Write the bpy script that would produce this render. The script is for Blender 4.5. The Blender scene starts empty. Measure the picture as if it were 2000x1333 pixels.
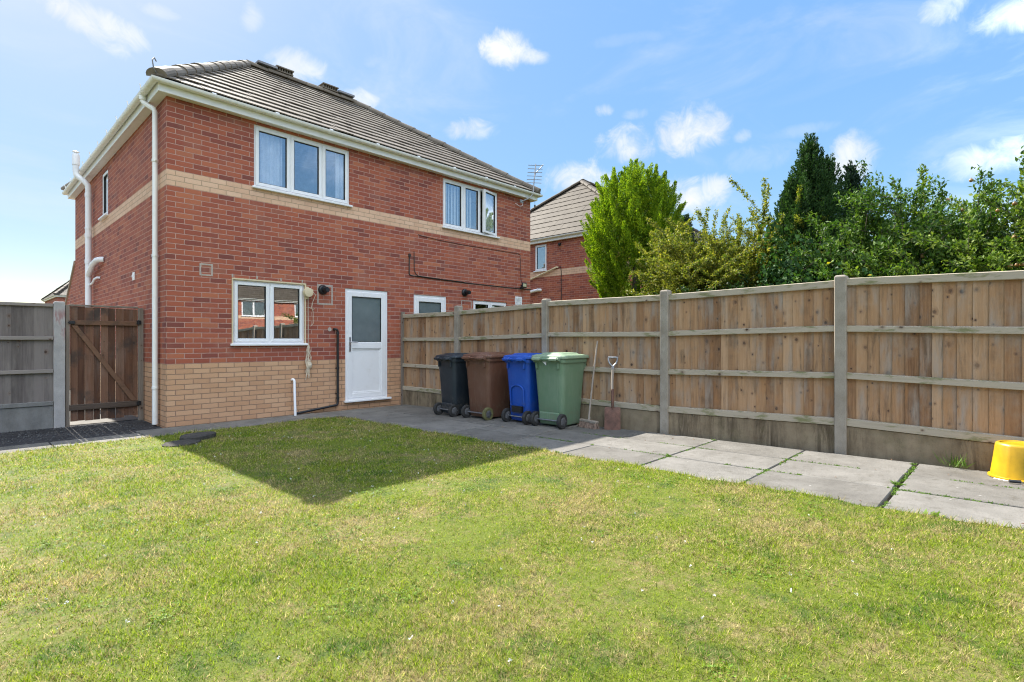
import bpy, bmesh, math, random
import numpy as np
from mathutils import Vector, Matrix
SC = bpy.context.scene
RAD = math.radians
rng = np.random.default_rng(7)
random.seed(7)

# ------------------------------------------------------------------ camera, world, sun, exposure
EXPOSURE = 2.02
SUN_EL, SUN_AZ = 44.2, 1.5           # degrees; azimuth measured from +Y towards +X
SUN_STRENGTH = 3.4
SKY_STRENGTH = 0.15
SKY_POW, SKY_GAIN, SKY_HUE = .10, 1.44, 1.36
cam_d = bpy.data.cameras.new("camera"); cam = bpy.data.objects.new("camera", cam_d)
SC.collection.objects.link(cam); SC.camera = cam
CAM = Vector((-2.120, -8.757, 1.23))
cam.location = CAM; cam.rotation_euler = (RAD(90), 0, math.atan2(-.726, .688))
cam_d.sensor_width = 36; cam_d.lens = 1042 / 2000 * 36
cam_d.clip_start = 0.05; cam_d.clip_end = 3000
SC.view_settings.view_transform = 'Standard'; SC.view_settings.look = 'None'
SC.view_settings.exposure = EXPOSURE; SC.view_settings.gamma = 1
SC.cycles.max_bounces = 8; SC.cycles.transparent_max_bounces = 12
SC.cycles.sample_clamp_indirect = 4
SC.cycles.pixel_filter_type = 'BLACKMAN_HARRIS'; SC.cycles.filter_width = 1.1
SC.cycles.use_denoising = True; SC.cycles.denoising_prefilter = 'FAST'

sun_d = bpy.data.lights.new("sun", 'SUN'); sun = bpy.data.objects.new("sun", sun_d)
SC.collection.objects.link(sun)
sun_d.energy = SUN_STRENGTH; sun_d.angle = RAD(0.5); sun_d.color = (1.0, .95, .86)
el, az = RAD(SUN_EL), RAD(SUN_AZ)
sdir = Vector((math.sin(az) * math.cos(el), math.cos(az) * math.cos(el), math.sin(el)))
sun.rotation_euler = sdir.to_track_quat('Z', 'Y').to_euler()
sun.location = sdir * 60

# small node helper: N(tree, type, {input: value or socket}, attr=value)
def N(nt, typ, ins=None, **at):
    n = nt.nodes.new(typ)
    for k, v in at.items(): setattr(n, k, v)
    for k, v in (ins or {}).items():
        s = n.inputs[k]
        if isinstance(v, bpy.types.NodeSocket): nt.links.new(v, s)
        else: s.default_value = v
    return n
def MATH(nt, op, a, b=0.0, clamp=False):
    return N(nt, 'ShaderNodeMath', {0: a, 1: b}, operation=op, use_clamp=clamp).outputs[0]
def MIX(nt, f, a, b, blend='MIX'):
    n = N(nt, 'ShaderNodeMix', None, data_type='RGBA', blend_type=blend)
    for i, v in ((0, f), (6, a), (7, b)):
        if isinstance(v, bpy.types.NodeSocket): nt.links.new(v, n.inputs[i])
        else: n.inputs[i].default_value = (v if i == 0 else (tuple(v) + (1,))[:4])
    return n.outputs[2]
def RAMP(nt, f, stops, interp='LINEAR'):
    n = N(nt, 'ShaderNodeValToRGB', {0: f}); cr = n.color_ramp; cr.interpolation = interp
    while len(cr.elements) < len(stops): cr.elements.new(.5)
    for e, (p, c) in zip(cr.elements, stops):
        e.position = p; e.color = (tuple(c) + (1,))[:4] if hasattr(c, '__len__') else (c, c, c, 1)
    return n.outputs[0]
def MR(nt, v, a, b, c=0., d=1., kind='SMOOTHSTEP'):
    return N(nt, 'ShaderNodeMapRange', {0: v, 1: a, 2: b, 3: c, 4: d}, interpolation_type=kind).outputs[0]
def NOISE(nt, vec, scale, detail=4, rough=.55, dist=0.):
    return N(nt, 'ShaderNodeTexNoise', {'Vector': vec, 'Scale': scale, 'Detail': detail, 'Roughness': rough, 'Distortion': dist}).outputs[0]
def VMUL(nt, vec, s):
    return N(nt, 'ShaderNodeVectorMath', {0: vec, 1: s}, operation='MULTIPLY').outputs[0]

# ---- sky
W = bpy.data.worlds.new("World"); SC.world = W; W.use_nodes = True
nt = W.node_tree; nt.nodes.clear()
sky = N(nt, 'ShaderNodeTexSky', None, sky_type='NISHITA', sun_disc=False, sun_elevation=el, sun_rotation=az,
        altitude=0, air_density=1.0, dust_density=.6, ozone_density=1.0)
dirn = N(nt, 'ShaderNodeTexCoord').outputs['Generated']
# fair-weather cumulus: (azimuth from +Y towards +X, elevation, half width, half height, opacity) in degrees
CLOUDS = []
def _cl(px, py, a, b, o, tilt=0.):
    # sky direction of a cloud seen at that bearing / height
    v = Vector((.726, .688, 0)) + Vector((.688, -.726, 0)) * (px - 1000) / 1042 + Vector((0, 0, 1)) * (666.5 - py) / 1042
    n = v.length; v.normalize()
    CLOUDS.append((v, a / 1042 / n, b / 1042 / n, o, tilt))
for c in ((150, 30, 95, 34, 1.0, -.45), (225, 62, 50, 30, .9, -.3), (494, 38, 24, 28, .6), (310, 22, 34, 14, .35), (576, 132, 58, 34, .85), (706, 196, 44, 22, .8),
          (730, 120, 24, 16, .2), (985, 98, 52, 34, 1.0), (1035, 112, 34, 16, .8), (918, 253, 52, 24, .85), (1180, 215, 22, 14, .7), (1240, 222, 26, 12, .3),
          (1230, 285, 62, 40, .95), (1345, 255, 78, 54, 1.0), (1392, 250, 40, 40, .9), (1448, 266, 18, 14, .4), (1130, 352, 80, 36, 1.0), (1340, 385, 62, 40, 1.0), (1390, 372, 42, 32, .9),
          (1670, 292, 46, 40, .9), (1640, 330, 60, 40, .8), (1840, 16, 44, 34, .55), (1980, 25, 70, 40, .6), (1940, 310, 110, 40, .55), (1480, 310, 70, 26, .2),
          (1570, 255, 60, 14, .2), (1240, 75, 90, 12, .12), (1910, 440, 120, 60, .5), (1220, 420, 200, 60, .35), (-500, 200, 160, 60, .7), (2500, 260, 260, 90, .8)):
    _cl(*c)
fine = NOISE(nt, dirn, 24, 9, .66, .7); big = NOISE(nt, dirn, 7.5, 4, .55)
wob = MATH(nt, 'ADD', MATH(nt, 'MULTIPLY', MATH(nt, 'SUBTRACT', fine, .5), 2.9), MATH(nt, 'MULTIPLY', MATH(nt, 'SUBTRACT', big, .5), 1.2))
acc = None
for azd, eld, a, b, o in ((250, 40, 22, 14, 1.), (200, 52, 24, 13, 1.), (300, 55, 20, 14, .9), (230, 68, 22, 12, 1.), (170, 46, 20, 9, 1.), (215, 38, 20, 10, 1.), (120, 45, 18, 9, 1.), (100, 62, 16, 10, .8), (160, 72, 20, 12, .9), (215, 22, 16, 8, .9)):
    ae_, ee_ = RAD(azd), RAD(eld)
    CLOUDS.append((Vector((math.sin(ae_) * math.cos(ee_), math.cos(ae_) * math.cos(ee_), math.sin(ee_))), RAD(a), RAD(b), o, 0.))  # unseen clouds overhead and behind, added to light the shaded walls
for v, a, b, o, tilt in CLOUDS:
    t1 = Vector((v.y, -v.x, 0)).normalized(); t2 = t1.cross(v).normalized()
    if t2.z < 0: t2 = -t2
    ct, st = math.cos(tilt), math.sin(tilt)
    e1 = t1 * ct + t2 * st; e2 = t2 * ct - t1 * st
    dx = N(nt, 'ShaderNodeVectorMath', {0: dirn, 1: tuple(e1 / a)}, operation='DOT_PRODUCT').outputs['Value']
    dy = N(nt, 'ShaderNodeVectorMath', {0: dirn, 1: tuple(e2 / b)}, operation='DOT_PRODUCT').outputs['Value']
    dz = N(nt, 'ShaderNodeVectorMath', {0: dirn, 1: tuple(v)}, operation='DOT_PRODUCT').outputs['Value']
    rr = MATH(nt, 'ADD', MATH(nt, 'MULTIPLY', dx, dx), MATH(nt, 'MULTIPLY', dy, dy))
    rr = MATH(nt, 'ADD', rr, MATH(nt, 'MULTIPLY', MATH(nt, 'LESS_THAN', dz, 0.), 99.))
    den = MATH(nt, 'ADD', MATH(nt, 'SUBTRACT', .75, rr), wob)
    den = MR(nt, den, -.45, 1.25, 0., o)
    acc = den if acc is None else MATH(nt, 'MAXIMUM', acc, den)
# the sky's brightness range is compressed towards one level
blue = MATH(nt, 'MAXIMUM', N(nt, 'ShaderNodeSeparateXYZ', {0: sky.outputs[0]}).outputs[2], .01)
inv = MATH(nt, 'DIVIDE', 1., blue)
hue = N(nt, 'ShaderNodeGamma', {'Color': VMUL(nt, sky.outputs[0], N(nt, 'ShaderNodeCombineXYZ', {0: inv, 1: inv, 2: inv}).outputs[0]), 'Gamma': SKY_HUE}).outputs[0]
lev = MATH(nt, 'MULTIPLY', MATH(nt, 'POWER', blue, SKY_POW), SKY_GAIN)
acc = MATH(nt, 'MAXIMUM', acc, MR(nt, NOISE(nt, VMUL(nt, dirn, (1., 1., 2.2)), 3.4, 8, .62, .8), .46, .80, 0., .30))   # faint high veil
hsv = N(nt, 'ShaderNodeHueSaturation', {'Hue': .489, 'Saturation': 1.0, 'Value': 1.0, 'Color': VMUL(nt, hue, N(nt, 'ShaderNodeCombineXYZ', {0: lev, 1: lev, 2: lev}).outputs[0])})
SKYC = hsv.outputs[0]
# clouds opposite the sun, mostly out of view, are boosted to lift the shade
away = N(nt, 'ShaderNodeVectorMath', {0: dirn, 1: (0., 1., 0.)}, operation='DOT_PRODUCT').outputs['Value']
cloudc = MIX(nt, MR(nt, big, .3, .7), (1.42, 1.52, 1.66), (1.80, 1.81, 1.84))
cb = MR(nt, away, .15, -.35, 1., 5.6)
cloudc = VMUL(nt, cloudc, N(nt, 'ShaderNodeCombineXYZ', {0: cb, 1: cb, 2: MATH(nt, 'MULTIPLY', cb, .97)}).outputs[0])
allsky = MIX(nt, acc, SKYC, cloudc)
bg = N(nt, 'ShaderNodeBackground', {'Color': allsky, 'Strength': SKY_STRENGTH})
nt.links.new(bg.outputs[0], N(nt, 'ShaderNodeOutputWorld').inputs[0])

# ------------------------------------------------------------------ geometry helpers
def link(o): SC.collection.objects.link(o); return o
def tag(o, label=None, cat=None, group=None, kind=None):
    for k, v in (('label', label), ('category', cat), ('group', group), ('kind', kind)):
        if v: o[k] = v
    return o
def thing(name, label, cat, loc=(0, 0, 0), rz=0., group=None):
    o = bpy.data.objects.new(name, None); o.empty_display_size = .2
    link(o); o.location = loc; o.rotation_euler = (0, 0, rz)
    return tag(o, label, cat, group)
def copy_thing(root, label, loc=None, rz=None):
    r = root.copy(); link(r); r['label'] = label
    if loc is not None: r.location = loc
    if rz is not None: r.rotation_euler = (0, 0, rz)
    for ch in list(root.children):
        c = ch.copy(); link(c); c.parent = r
        for g in ch.children:
            d = g.copy(); link(d); d.parent = c
    return r

class MB:
    def __init__(s): s.v = []; s.f = []; s.xf = None
    def p(s, *pts):
        i = len(s.v)
        for q in pts: s.v.append(s.xf(q) if s.xf else tuple(q))
        return i
    def quad(s, a, b, c, d): i = s.p(a, b, c, d); s.f.append((i, i + 1, i + 2, i + 3)); return s
    def tri(s, a, b, c): i = s.p(a, b, c); s.f.append((i, i + 1, i + 2)); return s
    def box(s, x0, x1, y0, y1, z0, z1):
        if x0 > x1: x0, x1 = x1, x0
        if y0 > y1: y0, y1 = y1, y0
        if z0 > z1: z0, z1 = z1, z0
        i = s.p((x0, y0, z0), (x1, y0, z0), (x1, y1, z0), (x0, y1, z0), (x0, y0, z1), (x1, y0, z1), (x1, y1, z1), (x0, y1, z1))
        for f in ((0, 3, 2, 1), (4, 5, 6, 7), (0, 1, 5, 4), (1, 2, 6, 5), (2, 3, 7, 6), (3, 0, 4, 7)): s.f.append(tuple(i + k for k in f))
        return s
    def loft(s, rings, cap0=True, cap1=True, closed=True):
        n = len(rings[0]); b = [s.p(*r) for r in rings]
        for k in range(len(rings) - 1):
            for j in range(n if closed else n - 1):
                j2 = (j + 1) % n
                s.f.append((b[k] + j, b[k] + j2, b[k + 1] + j2, b[k + 1] + j))
        if cap0: s.f.append(tuple(b[0] + j for j in reversed(range(n))))
        if cap1: s.f.append(tuple(b[-1] + j for j in range(n)))
        return s
    def tube(s, pts, r, n=10, cap=True):
        pts = [Vector(q) for q in pts]; rings = []; rs = r if hasattr(r, '__len__') else [r] * len(pts)
        up = Vector((0, 0, 1)); prev = None
        for k, q in enumerate(pts):
            t = (pts[min(k + 1, len(pts) - 1)] - pts[max(k - 1, 0)]).normalized()
            if prev is None:
                a = t.cross(up if abs(t.z) < .9 else Vector((1, 0, 0))).normalized()
            else:
                a = (prev - t * prev.dot(t)).normalized()
            prev = a; b = t.cross(a)
            rings.append([q + (a * math.cos(2 * math.pi * j / n) + b * math.sin(2 * math.pi * j / n)) * rs[k] for j in range(n)])
        return s.loft(rings, cap, cap)
    def lathe(s, prof, c=(0, 0, 0), n=24, axis='z'):
        rings = []
        for r, h in prof:
            ring = []
            for j in range(n):
                a = 2 * math.pi * j / n; x, y = r * math.cos(a), r * math.sin(a)
                q = {'z': (x, y, h), 'y': (y, h, x), 'x': (h, x, y)}[axis]
                ring.append((q[0] + c[0], q[1] + c[1], q[2] + c[2]))
            rings.append(ring)
        return s.loft(rings, True, True)
    def build(s, name, mat, parent=None, bevel=0., smooth=False, seg=1, fixn=True):
        me = bpy.data.meshes.new(name); bm = bmesh.new()
        vs = [bm.verts.new(q) for q in s.v]
        for f in s.f:
            try: bm.faces.new([vs[i] for i in f])
            except ValueError: pass
        if fixn: bmesh.ops.recalc_face_normals(bm, faces=bm.faces)
        if bevel > 0:
            ed = [e for e in bm.edges if len(e.link_faces) == 2 and e.calc_face_angle(0) > .6]
            bmesh.ops.bevel(bm, geom=ed, offset=bevel, segments=seg, affect='EDGES', profile=.5, clamp_overlap=True)
        uv = bm.loops.layers.uv.new('UVMap'); bm.normal_update()
        for f in bm.faces:
            n = f.normal; ax, ay, azz = abs(n.x), abs(n.y), abs(n.z)
            f.smooth = smooth
            for l in f.loops:
                c = l.vert.co
                l[uv].uv = (c.x, c.y) if azz > max(ax, ay) * 1.2 else ((c.y, c.z) if ax > ay else (c.x, c.z))
        bm.to_mesh(me); bm.free()
        if mat: me.materials.append(mat)
        o = link(bpy.data.objects.new(name, me))
        if parent: o.parent = parent
        if smooth and hasattr(me, 'set_sharp_from_angle'): me.set_sharp_from_angle(angle=RAD(40))
        return o
def np_mesh(name, V, F, mat, parent=None, smooth=False):
    """V (n,3) floats, F (m,k) ints with constant k"""
    me = bpy.data.meshes.new(name); m, k = F.shape
    me.vertices.add(len(V)); me.vertices.foreach_set('co', np.ascontiguousarray(V, np.float32).ravel())
    me.loops.add(m * k); me.loops.foreach_set('vertex_index', np.ascontiguousarray(F, np.int32).ravel())
    me.polygons.add(m); me.polygons.foreach_set('loop_start', np.arange(0, m * k, k, dtype=np.int32))
    me.update(calc_edges=True)
    if smooth: me.shade_smooth()
    me.materials.append(mat)
    o = link(bpy.data.objects.new(name, me))
    if parent: o.parent = parent
    return o
def unit(a): return a / np.maximum(np.linalg.norm(a, axis=-1, keepdims=True), 1e-9)
def leaf_mesh(name, P, A, L, Wd, mat, parent=None, fold=.25, nrm=None, wide=.45):
    """diamond leaves: base points P, axes A, lengths L, widths Wd"""
    n = len(P); A = unit(A)
    B = nrm if nrm is not None else rng.normal(size=(n, 3))
    S = unit(np.cross(A, B)); Nn = np.cross(S, A)
    L = np.broadcast_to(L, (n,))[:, None]; Wd = np.broadcast_to(Wd, (n,))[:, None]
    mid = P + A * L * wide
    V = np.stack([P, mid + S * Wd * .5 + Nn * Wd * fold, P + A * L, mid - S * Wd * .5 + Nn * Wd * fold], 1).reshape(-1, 3)
    F = np.arange(4 * n).reshape(n, 4)
    # two triangles sharing the midrib keep the fold
    F = np.concatenate([F[:, [0, 1, 2]], F[:, [0, 2, 3]]], 0)
    return np_mesh(name, V, F, mat, parent)
def zg(y): return .0135 * min(max(-y, 0.), 20.)
def zgn(y): return .0135 * np.clip(-y, 0, 20)

# ------------------------------------------------------------------ materials
def mat(name, rough=.6, spec=.5):
    m = bpy.data.materials.new(name); m.use_nodes = True
    nt = m.node_tree; b = nt.nodes['Principled BSDF']
    b.inputs['Roughness'].default_value = rough; b.inputs['Specular IOR Level'].default_value = spec
    return m, nt, b
def UV(nt): return N(nt, 'ShaderNodeTexCoord').outputs['UV']
def OBJ(nt): return N(nt, 'ShaderNodeTexCoord').outputs['Object']
def POS(nt): return N(nt, 'ShaderNodeNewGeometry').outputs['Position']
def ISL(nt): return N(nt, 'ShaderNodeNewGeometry').outputs['Random Per Island']
def bump(nt, b, h, strength=.4, dist=.01):
    n = N(nt, 'ShaderNodeBump', {'Height': h, 'Strength': strength, 'Distance': dist})
    nt.links.new(n.outputs[0], b.inputs['Normal'])
def setc(nt, b, c):
    if isinstance(c, bpy.types.NodeSocket): nt.links.new(c, b.inputs['Base Color'])
    else: b.inputs['Base Color'].default_value = (tuple(c) + (1,))[:4]

def make_brick():
    m, nt, b = mat("brickwork", .85, .25)
    uv = UV(nt)
    wobv = N(nt, 'ShaderNodeTexNoise', {'Vector': uv, 'Scale': 9., 'Detail': 3.}).outputs['Color']
    off = N(nt, 'ShaderNodeVectorMath', {0: wobv, 1: (.5, .5, .5)}, operation='SUBTRACT').outputs[0]
    uvw = N(nt, 'ShaderNodeVectorMath', {0: uv, 1: VMUL(nt, off, (.006, .006, 0))}, operation='ADD').outputs[0]
    def br(vec, ms):
        n = N(nt, 'ShaderNodeTexBrick', {'Vector': vec, 'Color1': (0, 0, 0, 1), 'Color2': (1, 1, 1, 1), 'Mortar': (0, 0, 0, 1), 'Scale': 1., 'Mortar Size': ms,
              'Mortar Smooth': .35, 'Bias': 0., 'Brick Width': .225, 'Row Height': .075}, offset=.5)
        return n.outputs['Color'], n.outputs['Fac']
    rnd, mo = br(uvw, .0062)
    sep = N(nt, 'ShaderNodeSeparateXYZ', {0: uv}); z = sep.outputs[1]
    red = RAMP(nt, rnd, [(0., (.20, .062, .048)), (.14, (.285, .078, .052)), (.5, (.345, .096, .056)), (.84, (.385, .112, .062)), (.96, (.44, .148, .076)), (1., (.26, .092, .070))])
    cream = RAMP(nt, rnd, [(0., (.51, .29, .165)), (.5, (.57, .335, .195)), (1., (.61, .375, .225))])
    band = RAMP(nt, rnd, [(0., (.66, .42, .275)), (1., (.74, .50, .345))])
    pl = MATH(nt, 'LESS_THAN', z, .9)
    bd = MATH(nt, 'MULTIPLY', MATH(nt, 'GREATER_THAN', z, 3.45), MATH(nt, 'LESS_THAN', z, 3.675))
    col = MIX(nt, pl, red, cream); col = MIX(nt, bd, col, band)
    mor = MIX(nt, pl, (.48, .285, .225), (.27, .165, .11)); mor = MIX(nt, bd, mor, (.44, .30, .20))
    # face texture of the bricks, weather stains in broad patches
    sp = NOISE(nt, uv, 130, 4, .7)
    col = MIX(nt, MR(nt, sp, .3, .75, 0, .62), col, MIX(nt, .4, col, (.12, .05, .045)))
    st = NOISE(nt, VMUL(nt, uv, (1.6, .8, 1)), 1.7, 5, .6)
    col = MIX(nt, MR(nt, st, .5, .78, 0, .28), col, (.34, .20, .15))
    st2 = NOISE(nt, VMUL(nt, uv, (.9, .5, 1)), 2.3, 5, .6)
    col = MIX(nt, MR(nt, st2, .56, .8, 0, .35), col, (.12, .055, .05))
    col = MIX(nt, mo, col, MIX(nt, MR(nt, NOISE(nt, uv, 24, 3), .3, .7, 0, .6), mor, MIX(nt, .5, mor, (.2, .12, .1))))
    setc(nt, b, col)
    h = MATH(nt, 'ADD', MATH(nt, 'MULTIPLY', mo, -1.), MATH(nt, 'MULTIPLY', sp, .35))
    bump(nt, b, h, .55, .006)
    return m
M = {}
M['brick'] = make_brick()

def make_upvc(name="white_plastic", c=(.76, .76, .775), dirt=(.50, .46, .38), rough=.32):
    m, nt, b = mat(name, rough, .5)
    p = POS(nt)
    n = NOISE(nt, p, 6, 5, .65); n2 = NOISE(nt, VMUL(nt, p, (9, 9, 1.4)), 3, 4)
    col = MIX(nt, MR(nt, n, .5, .85, 0, .35), c, dirt)
    col = MIX(nt, MR(nt, n2, .6, .8, 0, .15), col, dirt)
    setc(nt, b, col)
    nt.links.new(MR(nt, n, .2, .8, rough - .06, rough + .2), b.inputs['Roughness'])
    return m
M['upvc'] = make_upvc()
M['gutter'] = make_upvc("white_gutter_plastic", (.78, .775, .76), (.50, .44, .34), .36)
M['cream_plastic'] = make_upvc("aged_cream_plastic", (.62, .52, .34), (.42, .33, .2), .45)

def make_plain(name, c, rough=.5, var=.25, scale=12., metal=0., spec=.5, bumps=0.):
    m, nt, b = mat(name, rough, spec); b.inputs['Metallic'].default_value = metal
    n = NOISE(nt, OBJ(nt), scale, 5, .6)
    d = tuple(x * (1 - var) for x in c); l = tuple(min(1, x * (1 + var)) for x in c)
    setc(nt, b, RAMP(nt, n, [(.3, d), (.7, l)]))
    if bumps: bump(nt, b, NOISE(nt, OBJ(nt), scale * 6, 4), bumps, .004)
    return m
M['black_plastic'] = make_plain("black_plastic", (.012, .013, .016), .38)
M['dark_gap'] = make_plain("dark_seal", (.015, .015, .015), .7)
M['room'] = make_plain("room_wall", (.30, .28, .26), .9)
M['blind'] = make_plain("blind_fabric", (.84, .83, .80), .8, .06)
M['curtain'] = make_plain("net_curtain", (.74, .75, .78), .9, .1)
M['steel'] = make_plain("steel", (.55, .55, .56), .3, .2, metal=1.)
M['dull_metal'] = make_plain("weathered_aluminium", (.30, .30, .31), .5, .25, metal=.8)
M['lead'] = make_plain("lead_flashing", (.20, .20, .215), .6, .3)
M['cord'] = make_plain("old_rope", (.55, .47, .36), .9, .3)
M['cable'] = make_plain("black_cable", (.03, .026, .022), .6)
M['cable_brown'] = make_plain("brown_cable", (.085, .035, .028), .6)
M['cement'] = make_plain("cement_patch", (.40, .34, .29), .9, .25, 30., bumps=.3)
M['lamp_lens'] = make_plain("floodlight_lens", (.55, .52, .35), .15)

def make_glass(name, refl=.5, tint=(.55, .6, .62), rough=0.):
    m = bpy.data.materials.new(name); m.use_nodes = True; nt = m.node_tree; nt.nodes.clear()
    fr = MATH(nt, 'POWER', N(nt, 'ShaderNodeLayerWeight', {'Blend': .5}).outputs['Facing'], 3.)
    fac = MATH(nt, 'ADD', MATH(nt, 'MULTIPLY', fr, 1 - refl), refl, True)
    tr = N(nt, 'ShaderNodeBsdfTransparent', {'Color': tint + (1,)})
    gl = N(nt, 'ShaderNodeBsdfGlossy', {'Color': (.93, .96, 1, 1), 'Roughness': rough})
    n = NOISE(nt, POS(nt), 1.3, 2); bp = N(nt, 'ShaderNodeBump', {'Height': n, 'Strength': .05, 'Distance': .012})
    nt.links.new(bp.outputs[0], gl.inputs['Normal'])
    mx = N(nt, 'ShaderNodeMixShader', {0: fac, 1: tr.outputs[0], 2: gl.outputs[0]})
    nt.links.new(mx.outputs[0], N(nt, 'ShaderNodeOutputMaterial').inputs[0])
    return m
M['glass'] = make_glass("window_glass", .25, (.97, .98, .99))
M['glass_low'] = make_glass("clear_window_glass", .22, (.75, .78, .78))
def make_frost():
    m, nt, b = mat("frosted_glass", .22, .9)
    n = NOISE(nt, POS(nt), 3, 3); setc(nt, b, RAMP(nt, n, [(.3, (.10, .13, .14)), (.7, (.15, .18, .19))]))
    bump(nt, b, NOISE(nt, POS(nt), 160, 2), .15, .003)
    return m
M['frost'] = make_frost()

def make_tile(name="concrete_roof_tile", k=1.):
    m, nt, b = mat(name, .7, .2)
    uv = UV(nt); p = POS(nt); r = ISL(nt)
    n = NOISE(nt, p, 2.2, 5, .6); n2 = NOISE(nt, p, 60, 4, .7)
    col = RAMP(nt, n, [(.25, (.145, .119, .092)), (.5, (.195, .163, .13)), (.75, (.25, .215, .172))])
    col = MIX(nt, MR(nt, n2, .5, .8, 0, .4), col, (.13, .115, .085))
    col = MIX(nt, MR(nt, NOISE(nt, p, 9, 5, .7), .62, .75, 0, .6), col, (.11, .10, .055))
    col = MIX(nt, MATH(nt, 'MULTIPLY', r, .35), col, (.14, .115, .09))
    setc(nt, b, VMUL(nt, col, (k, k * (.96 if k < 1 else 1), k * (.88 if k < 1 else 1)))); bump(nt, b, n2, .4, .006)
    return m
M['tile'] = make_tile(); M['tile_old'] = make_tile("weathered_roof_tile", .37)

def make_wood(name, stops, grain=.5, knots=.55, algae=0., stain=None, vertical=True, weather=0., blotch=0.):
    m, nt, b = mat(name, .82, .25)
    uv = UV(nt); r = ISL(nt)
    sh = N(nt, 'ShaderNodeCombineXYZ', {0: MATH(nt, 'MULTIPLY', r, 37.), 1: MATH(nt, 'MULTIPLY', r, 91.), 2: MATH(nt, 'MULTIPLY', r, 13.)}).outputs[0]
    v = N(nt, 'ShaderNodeVectorMath', {0: uv, 1: sh}, operation='ADD').outputs[0]
    gs = (1., .045, 1.) if vertical else (.045, 1., 1.)
    # knots: a few per board, each bends the grain round itself
    ks = (1., .8, 1.) if vertical else (.8, 1., 1.)
    vo = N(nt, 'ShaderNodeTexVoronoi', {'Vector': VMUL(nt, v, ks), 'Scale': 8., 'Randomness': 1.}, voronoi_dimensions='2D')
    kc = N(nt, 'ShaderNodeSeparateXYZ', {0: vo.outputs['Color']}).outputs
    keep = MATH(nt, 'GREATER_THAN', kc[0], 1 - knots)
    d = MATH(nt, 'MULTIPLY', vo.outputs['Distance'], MR(nt, kc[1], 0., 1., .75, 2.6, 'LINEAR'))
    d = MATH(nt, 'ADD', d, MATH(nt, 'MULTIPLY', MATH(nt, 'SUBTRACT', NOISE(nt, uv, 40, 3), .5), .10))
    core = MATH(nt, 'MULTIPLY', MATH(nt, 'MULTIPLY', MR(nt, d, .06, .15, 1., 0.), MR(nt, kc[2], 0., 1., .45, 1.)), keep)
    halo = MATH(nt, 'MULTIPLY', MR(nt, d, .08, .34, 1., 0.), keep)
    warp = N(nt, 'ShaderNodeCombineXYZ', {0: MATH(nt, 'MULTIPLY', halo, .05), 1: MATH(nt, 'MULTIPLY', halo, .05), 2: 0.}).outputs[0]
    gv = VMUL(nt, N(nt, 'ShaderNodeVectorMath', {0: v, 1: warp}, operation='ADD').outputs[0], gs)
    g = NOISE(nt, gv, 70, 5, .6, .6); g2 = NOISE(nt, gv, 14, 3, .5, 1.2)
    f = MATH(nt, 'ADD', MATH(nt, 'MULTIPLY', g, .45), MATH(nt, 'ADD', MATH(nt, 'MULTIPLY', g2, .35), MATH(nt, 'MULTIPLY', r, .42)))
    col = RAMP(nt, f, stops)
    col = MIX(nt, MATH(nt, 'MULTIPLY', halo, .45), col, (.15, .082, .05))
    col = MIX(nt, core, col, (.045, .028, .022))
    if blotch:
        bl = NOISE(nt, VMUL(nt, v, (3., .6, 1) if vertical else (.6, 3., 1)), 2.6, 5, .6)
        col = MIX(nt, MR(nt, bl, .45, .75, 0, blotch), col, (.30, .27, .24))
    if weather:
        wv = NOISE(nt, VMUL(nt, uv, (1., .10, 1.)), 15, 6, .7, .6); wz = NOISE(nt, VMUL(nt, uv, (.7, 1.6, 1.)), 1.9, 5, .65)
        col = MIX(nt, MATH(nt, 'MULTIPLY', MATH(nt, 'MULTIPLY', MR(nt, wv, .46, .68), MR(nt, wz, .36, .62)), weather), col, (.105, .070, .045))
        gz = NOISE(nt, VMUL(nt, uv, (1.2, .9, 1.)), 3.1, 5, .7)
        col = MIX(nt, MR(nt, gz, .50, .72, 0, .42 * weather), col, (.30, .26, .215))
        og = NOISE(nt, VMUL(nt, v, (2., .8, 1.)), 2.2, 4, .6)
        col = MIX(nt, MR(nt, og, .56, .74, 0, .7 * weather), col, (.34, .165, .068))
    if stain:
        sn = NOISE(nt, POS(nt), 2.3, 6, .7)
        col = MIX(nt, MR(nt, sn, .48, .68, 0, .75), col, stain)
    if algae:
        an = NOISE(nt, VMUL(nt, POS(nt), (1, 1.2, 5)), 3.2, 5, .65)
        col = MIX(nt, MR(nt, an, .50, .66, 0, algae), col, (.13, .14, .045))
    setc(nt, b, col); bump(nt, b, MATH(nt, 'SUBTRACT', g, MATH(nt, 'MULTIPLY', core, .5)), .35, .004)
    return m
M['board'] = make_wood("larch_fence_board", [(.28, (.125, .062, .032)), (.46, (.245, .130, .066)), (.64, (.345, .198, .105)), (.9, (.44, .285, .175))], knots=.5, blotch=.75, weather=.75)
M['rail'] = make_wood("weathered_rail_wood", [(.3, (.17, .132, .09)), (.6, (.285, .235, .17)), (.8, (.38, .325, .25))], knots=.25, algae=.75, vertical=False)
M['grey_board'] = make_wood("grey_fence_board", [(.3, (.06, .049, .045)), (.55, (.125, .105, .098)), (.8, (.20, .172, .160))], knots=.25, blotch=.3)
M['grey_rail'] = make_wood("grey_fence_rail", [(.3, (.12, .10, .088)), (.6, (.20, .172, .155)), (.8, (.27, .238, .215))], knots=.2, vertical=False)
M['gate_board'] = make_wood("brown_stained_gate_board", [(.3, (.065, .031, .019)), (.55, (.12, .056, .033)), (.8, (.18, .095, .06))], knots=.2, stain=(.04, .036, .034), blotch=.2)
M['gate_rail'] = make_wood("brown_stained_gate_rail", [(.3, (.07, .034, .02)), (.6, (.125, .062, .036)), (.8, (.17, .095, .06))], knots=.15, stain=(.055, .045, .038), vertical=False)
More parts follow.
